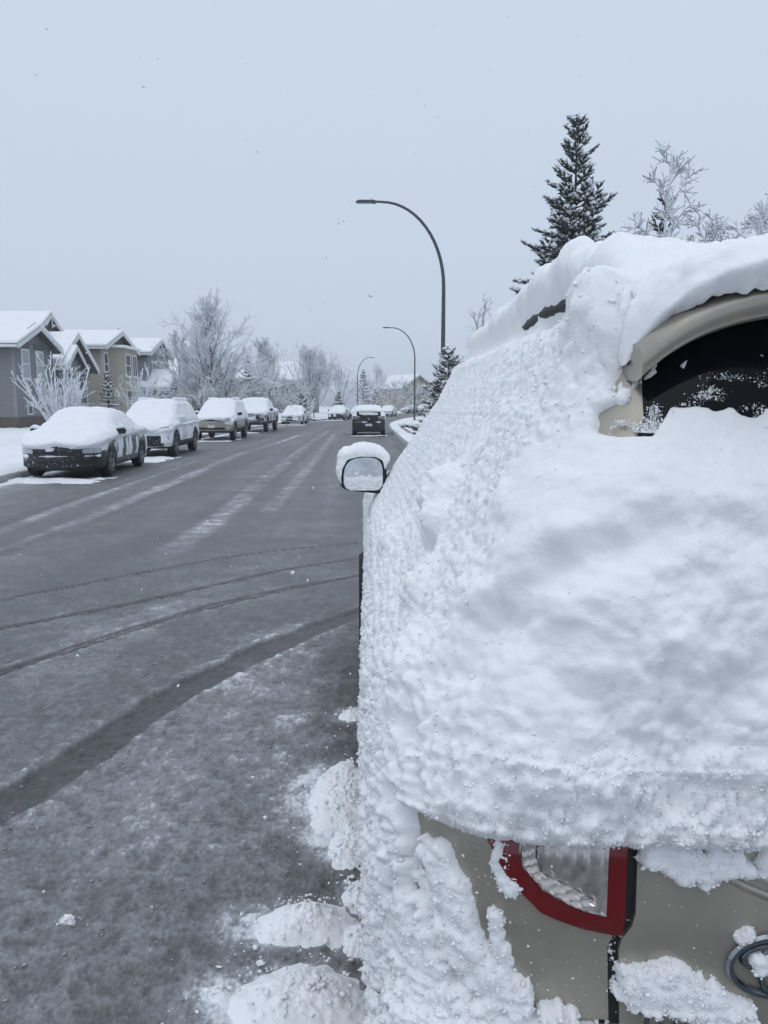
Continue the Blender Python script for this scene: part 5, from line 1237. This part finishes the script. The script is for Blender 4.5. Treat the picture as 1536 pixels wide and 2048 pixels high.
    ok_ = rg.uniform(0, 1, m_) < np.clip((fbm(gp_*np.array([26., 26, 46]), 5, 81)-.40-3.2*np.clip(gv-1.585, 0, 1)-.12*(gu < -1.31))*5, 0, 1)**2; r_ = (.0005+.0016*rg.uniform(0, 1, m_)**4)
    parts_.append(((gp_+vnorm(gu, gv)*(.0145+r_*.3)[:, None])[ok_], r_[ok_]))
    # stray flakes stuck to the paint
    m_ = 240; gu = rg.uniform(-1.5, -.4, m_); gv = rg.uniform(.77, 1.0, m_); gp_ = vsurf(gu, gv); r_ = .0006+.0016*rg.uniform(0, 1, m_)**3
    parts_.append((gp_+vnorm(gu, gv)*.0085, r_))
    c_ = np.concatenate([q[0] for q in parts_]); r_ = np.concatenate([q[1] for q in parts_]); bigc = r_ > .0040
    V1, F1 = blobs(c_[~bigc], np.repeat(r_[~bigc][:, None], 3, 1), 3, True); V2, F2 = blobs(c_[bigc], np.repeat(r_[bigc][:, None], 3, 1), 4)
    stuff(obj('snow_clots', mesh_from('snow_clots', np.concatenate([V1, V2]), np.concatenate([F1, F2+len(V1)]), True), M['snow_grain'], VAN))
    print('clots', len(c_), 'tris', len(F1)+len(F2))
    # snow lying on the spoiler, spilling round its ends
    X, B = np.meshgrid(np.linspace(-.605, .605, 300), np.r_[np.linspace(0, .2, 50), np.linspace(.21, 1, 40)])
    ax_ = np.abs(X); e_ = np.clip((ax_-.47)/.135, 0, 1)
    yl = .075+.10*np.minimum(ax_/.60, 1)**3+.05*e_**2; zl = 1.772-.062*np.minimum(ax_/.60, 1.02)**8
    Yb = yl+(.80-yl)*B; top = 1.815-.025*(ax_/.6)**2-.14*e_**2
    Zb = zl+(top-zl)*np.sqrt(np.clip(B*1.6, 0, 1)); Pn = np.stack([X, Yb, Zb], -1)
    g1 = fbm(Pn*7, 4, 71); g2 = billow(Pn*34, 73); g3 = billow(Pn*70, 77); g4 = fbm(Pn*22, 3, 79)
    te = np.sqrt(np.clip(1-e_**2, 0, 1))
    t_ = np.sqrt(np.clip((B+.004)/.09, 0, 1))*(1-np.clip((B-.7)/.3, 0, 1)**2)*te
    th = (.036+.05*(g1-.5)+.016*(g4-.5))*t_+(.012*g2+.008*g3)*np.clip(B/.015, 0, 1)*np.maximum(np.exp(-B/.25), e_)*te
    bump = .045*np.exp(-((X+.50)**2+(Yb-.45)**2)/.10**2)
    nrm = normals(Pn); nrm *= np.sign(nrm[..., 2:3]+1e-6)
    drop = .034*np.clip(1-B/.05, 0, 1)*(g1-.25+.8*(g4-.5)+.25*(g2-.4)+.25*(g3-.4))
    Q = Pn+nrm*th[..., None]; Q[..., 2] += bump-drop-.05*np.clip((B-.75)/.25, 0, 1)-.03*e_**3; Q[..., 1] -= .045*np.exp(-(B/.06))*np.clip(B/.012, 0, 1)*(.4+g1)*te
    grid_obj('spoiler_snow', Q, M['snow_near'], VAN)
van_snow()

# ------------------------------------------------------------------ fallen snow on the road, falling flakes
for i, ((px, py), w_, dp, h_, lab) in enumerate(CLUMPS):
    cx, cy = gp(px, py); h_ *= .62; nr, na = 60, 150
    R, A = np.meshgrid(np.linspace(0, 1, nr), np.linspace(0, 2*np.pi, na)); 
    dirn = np.stack([np.cos(A), np.sin(A), 0*A], -1)
    wob = 1+.55*(fbm(dirn*1.6+i*5, 3, 90)-.5)
    X = R*np.cos(A)*w_*.66*wob; Y = R*np.sin(A)*dp*.85*wob; P = np.stack([X, Y, 0*X], -1)
    q = fbm(np.stack([X*14, Y*14, 0*X+i], -1), 4, 95)-.5; q2 = fbm(np.stack([X*60, Y*60, 0*X+i], -1), 3, 97)-.5; bl = billow(np.stack([X*45, Y*45, 0*X+i], -1), 99)
    sw = (1-np.clip(R+.45*q+.12*q2, 0, 1)**2.2)**2; P[..., 2] = h_*sw*(.85+1.0*q)+.022*q2*(1-R**2)+(.008*bl-.004+.006*billow(np.stack([X*95, Y*95, 0*X+i], -1), 101))*(1-R**2)-.012*R**3
    tag(grid_obj('snow_clump', P, M['snow_grain']), lab, 'snow clump', 'snow fallen off the minivan'); bpy.context.scene.collection.objects[-1].location = (cx, cy, .004)
cr_ = np.random.default_rng(12); pos, rad = [], []
for Pl, hw, amt in RUTS:
    q = smooth_pl(Pl, 400); k = cr_.integers(0, 399, 420 if hw > .1 else 160); tdir = q[k+1]-q[k]; tdir /= np.linalg.norm(tdir, axis=1, keepdims=True)
    off = cr_.choice([-1, 1], len(k))*(hw*1.25+np.abs(cr_.normal(0, hw*.55, len(k)))); c_ = q[k]+np.stack([-tdir[:, 1], tdir[:, 0]], -1)*off[:, None]; pos.append(c_); rad.append(.002+.009*cr_.uniform(0, 1, len(k))**3)
yy_ = 1.6+6*cr_.uniform(0, 1, 1300)**1.6; pos.append(np.stack([-yy_*.55*cr_.uniform(-.05, 1, 1300), yy_], -1)); rad.append(.0018+.010*cr_.uniform(0, 1, 1300)**7)
pos = np.concatenate(pos); rad = np.concatenate(rad)
V, F = blobs(np.c_[pos, rad*.12+.003], np.stack([rad, rad*.8, rad*.35], -1), 6, True)
stuff(obj('slush_crumbs', mesh_from('slush_crumbs', V, F), mat('slush_crumb', (.40, .41, .425), .7, var=.25, vscale=30)))['label'] = 'grey slush crumbs strewn over the road'
pos, rad = [], []
for (px, py), w_, dp, h_, _ in CLUMPS:
    cx, cy = gp(px, py); k = int(40+900*w_*dp*4); a = cr_.uniform(0, 6.28, k); q = np.abs(cr_.normal(0, .62, k))+.1
    pos.append(np.stack([cx+np.cos(a)*q*w_*.85, cy+np.sin(a)*q*dp*1.0, h_*np.clip(1-q**1.6, 0, 1)*.72+.002], -1)); rad.append(.0014+.007*cr_.uniform(0, 1, k)**4)
pos = np.concatenate(pos); rad = np.concatenate(rad); V, F = blobs(pos, np.stack([rad, rad, rad*.8], -1), 7)
stuff(obj('snow_crumbs', mesh_from('snow_crumbs', V, F, True), M['snow_grain']))['label'] = 'white snow crumbs around the mounds beside the minivan'
n = 1300; fr = np.random.default_rng(3)
fy = fr.uniform(.9, 16, n); fx = fr.uniform(-.56, .56, n)*fy*1.05; fz = 1.6+fr.uniform(-.75, .60, n)*fy; ok = fz > .02
fc = np.stack([fx, fy, fz], -1)[ok]; rr_ = fr.uniform(.0012, .0034, len(fc))*(.6+.05*fc[:, 1])
V, F = blobs(fc, np.stack([rr_, rr_, rr_*1.3], -1), 5)
o = stuff(obj('falling_snow', mesh_from('falling_snow', V, F, True), M['snow'])); o['label'] = 'small snowflakes falling through the air'

# groups for kinds that repeat
GR = {'street_lamp': 'curved street lamps', 'house': 'houses along the street', 'sedan': CG, 'suv': CG, 'hatchback': CG, 'pickup_truck': CG, 'frosted_tree': TG,
      'spruce_tree': 'spruces on the right', 'sapling': 'snow-coated saplings on the right', 'small_spruce': 'small spruces on the left', 'dark_spruce': 'dark spruces', 'bare_shrub': 'bare shrubs by the houses', 'hedge_bush': 'frosted bushes along the left'}
for o in bpy.data.objects:
    if o.parent is None and o.name.split('.')[0] in GR: o['group'] = GR[o.name.split('.')[0]]

# falling-snow haze: one closed box of air round everything
mh_ = bpy.data.materials.new('haze_air'); mh_.use_nodes = True; t = mh_.node_tree; t.nodes.clear()
ov = t.nodes.new('ShaderNodeOutputMaterial'); pv = t.nodes.new('ShaderNodeVolumePrincipled')
pv.inputs['Color'].default_value = (.98, .99, 1, 1); pv.inputs['Density'].default_value = .0010; pv.inputs['Anisotropy'].default_value = .2
t.links.new(pv.outputs[0], ov.inputs['Volume'])
hz = MB().box(-950, 950, -70, 1850, -1.2, 14).build('haze', mh_); stuff(hz); hz['label'] = 'thin snowy air'
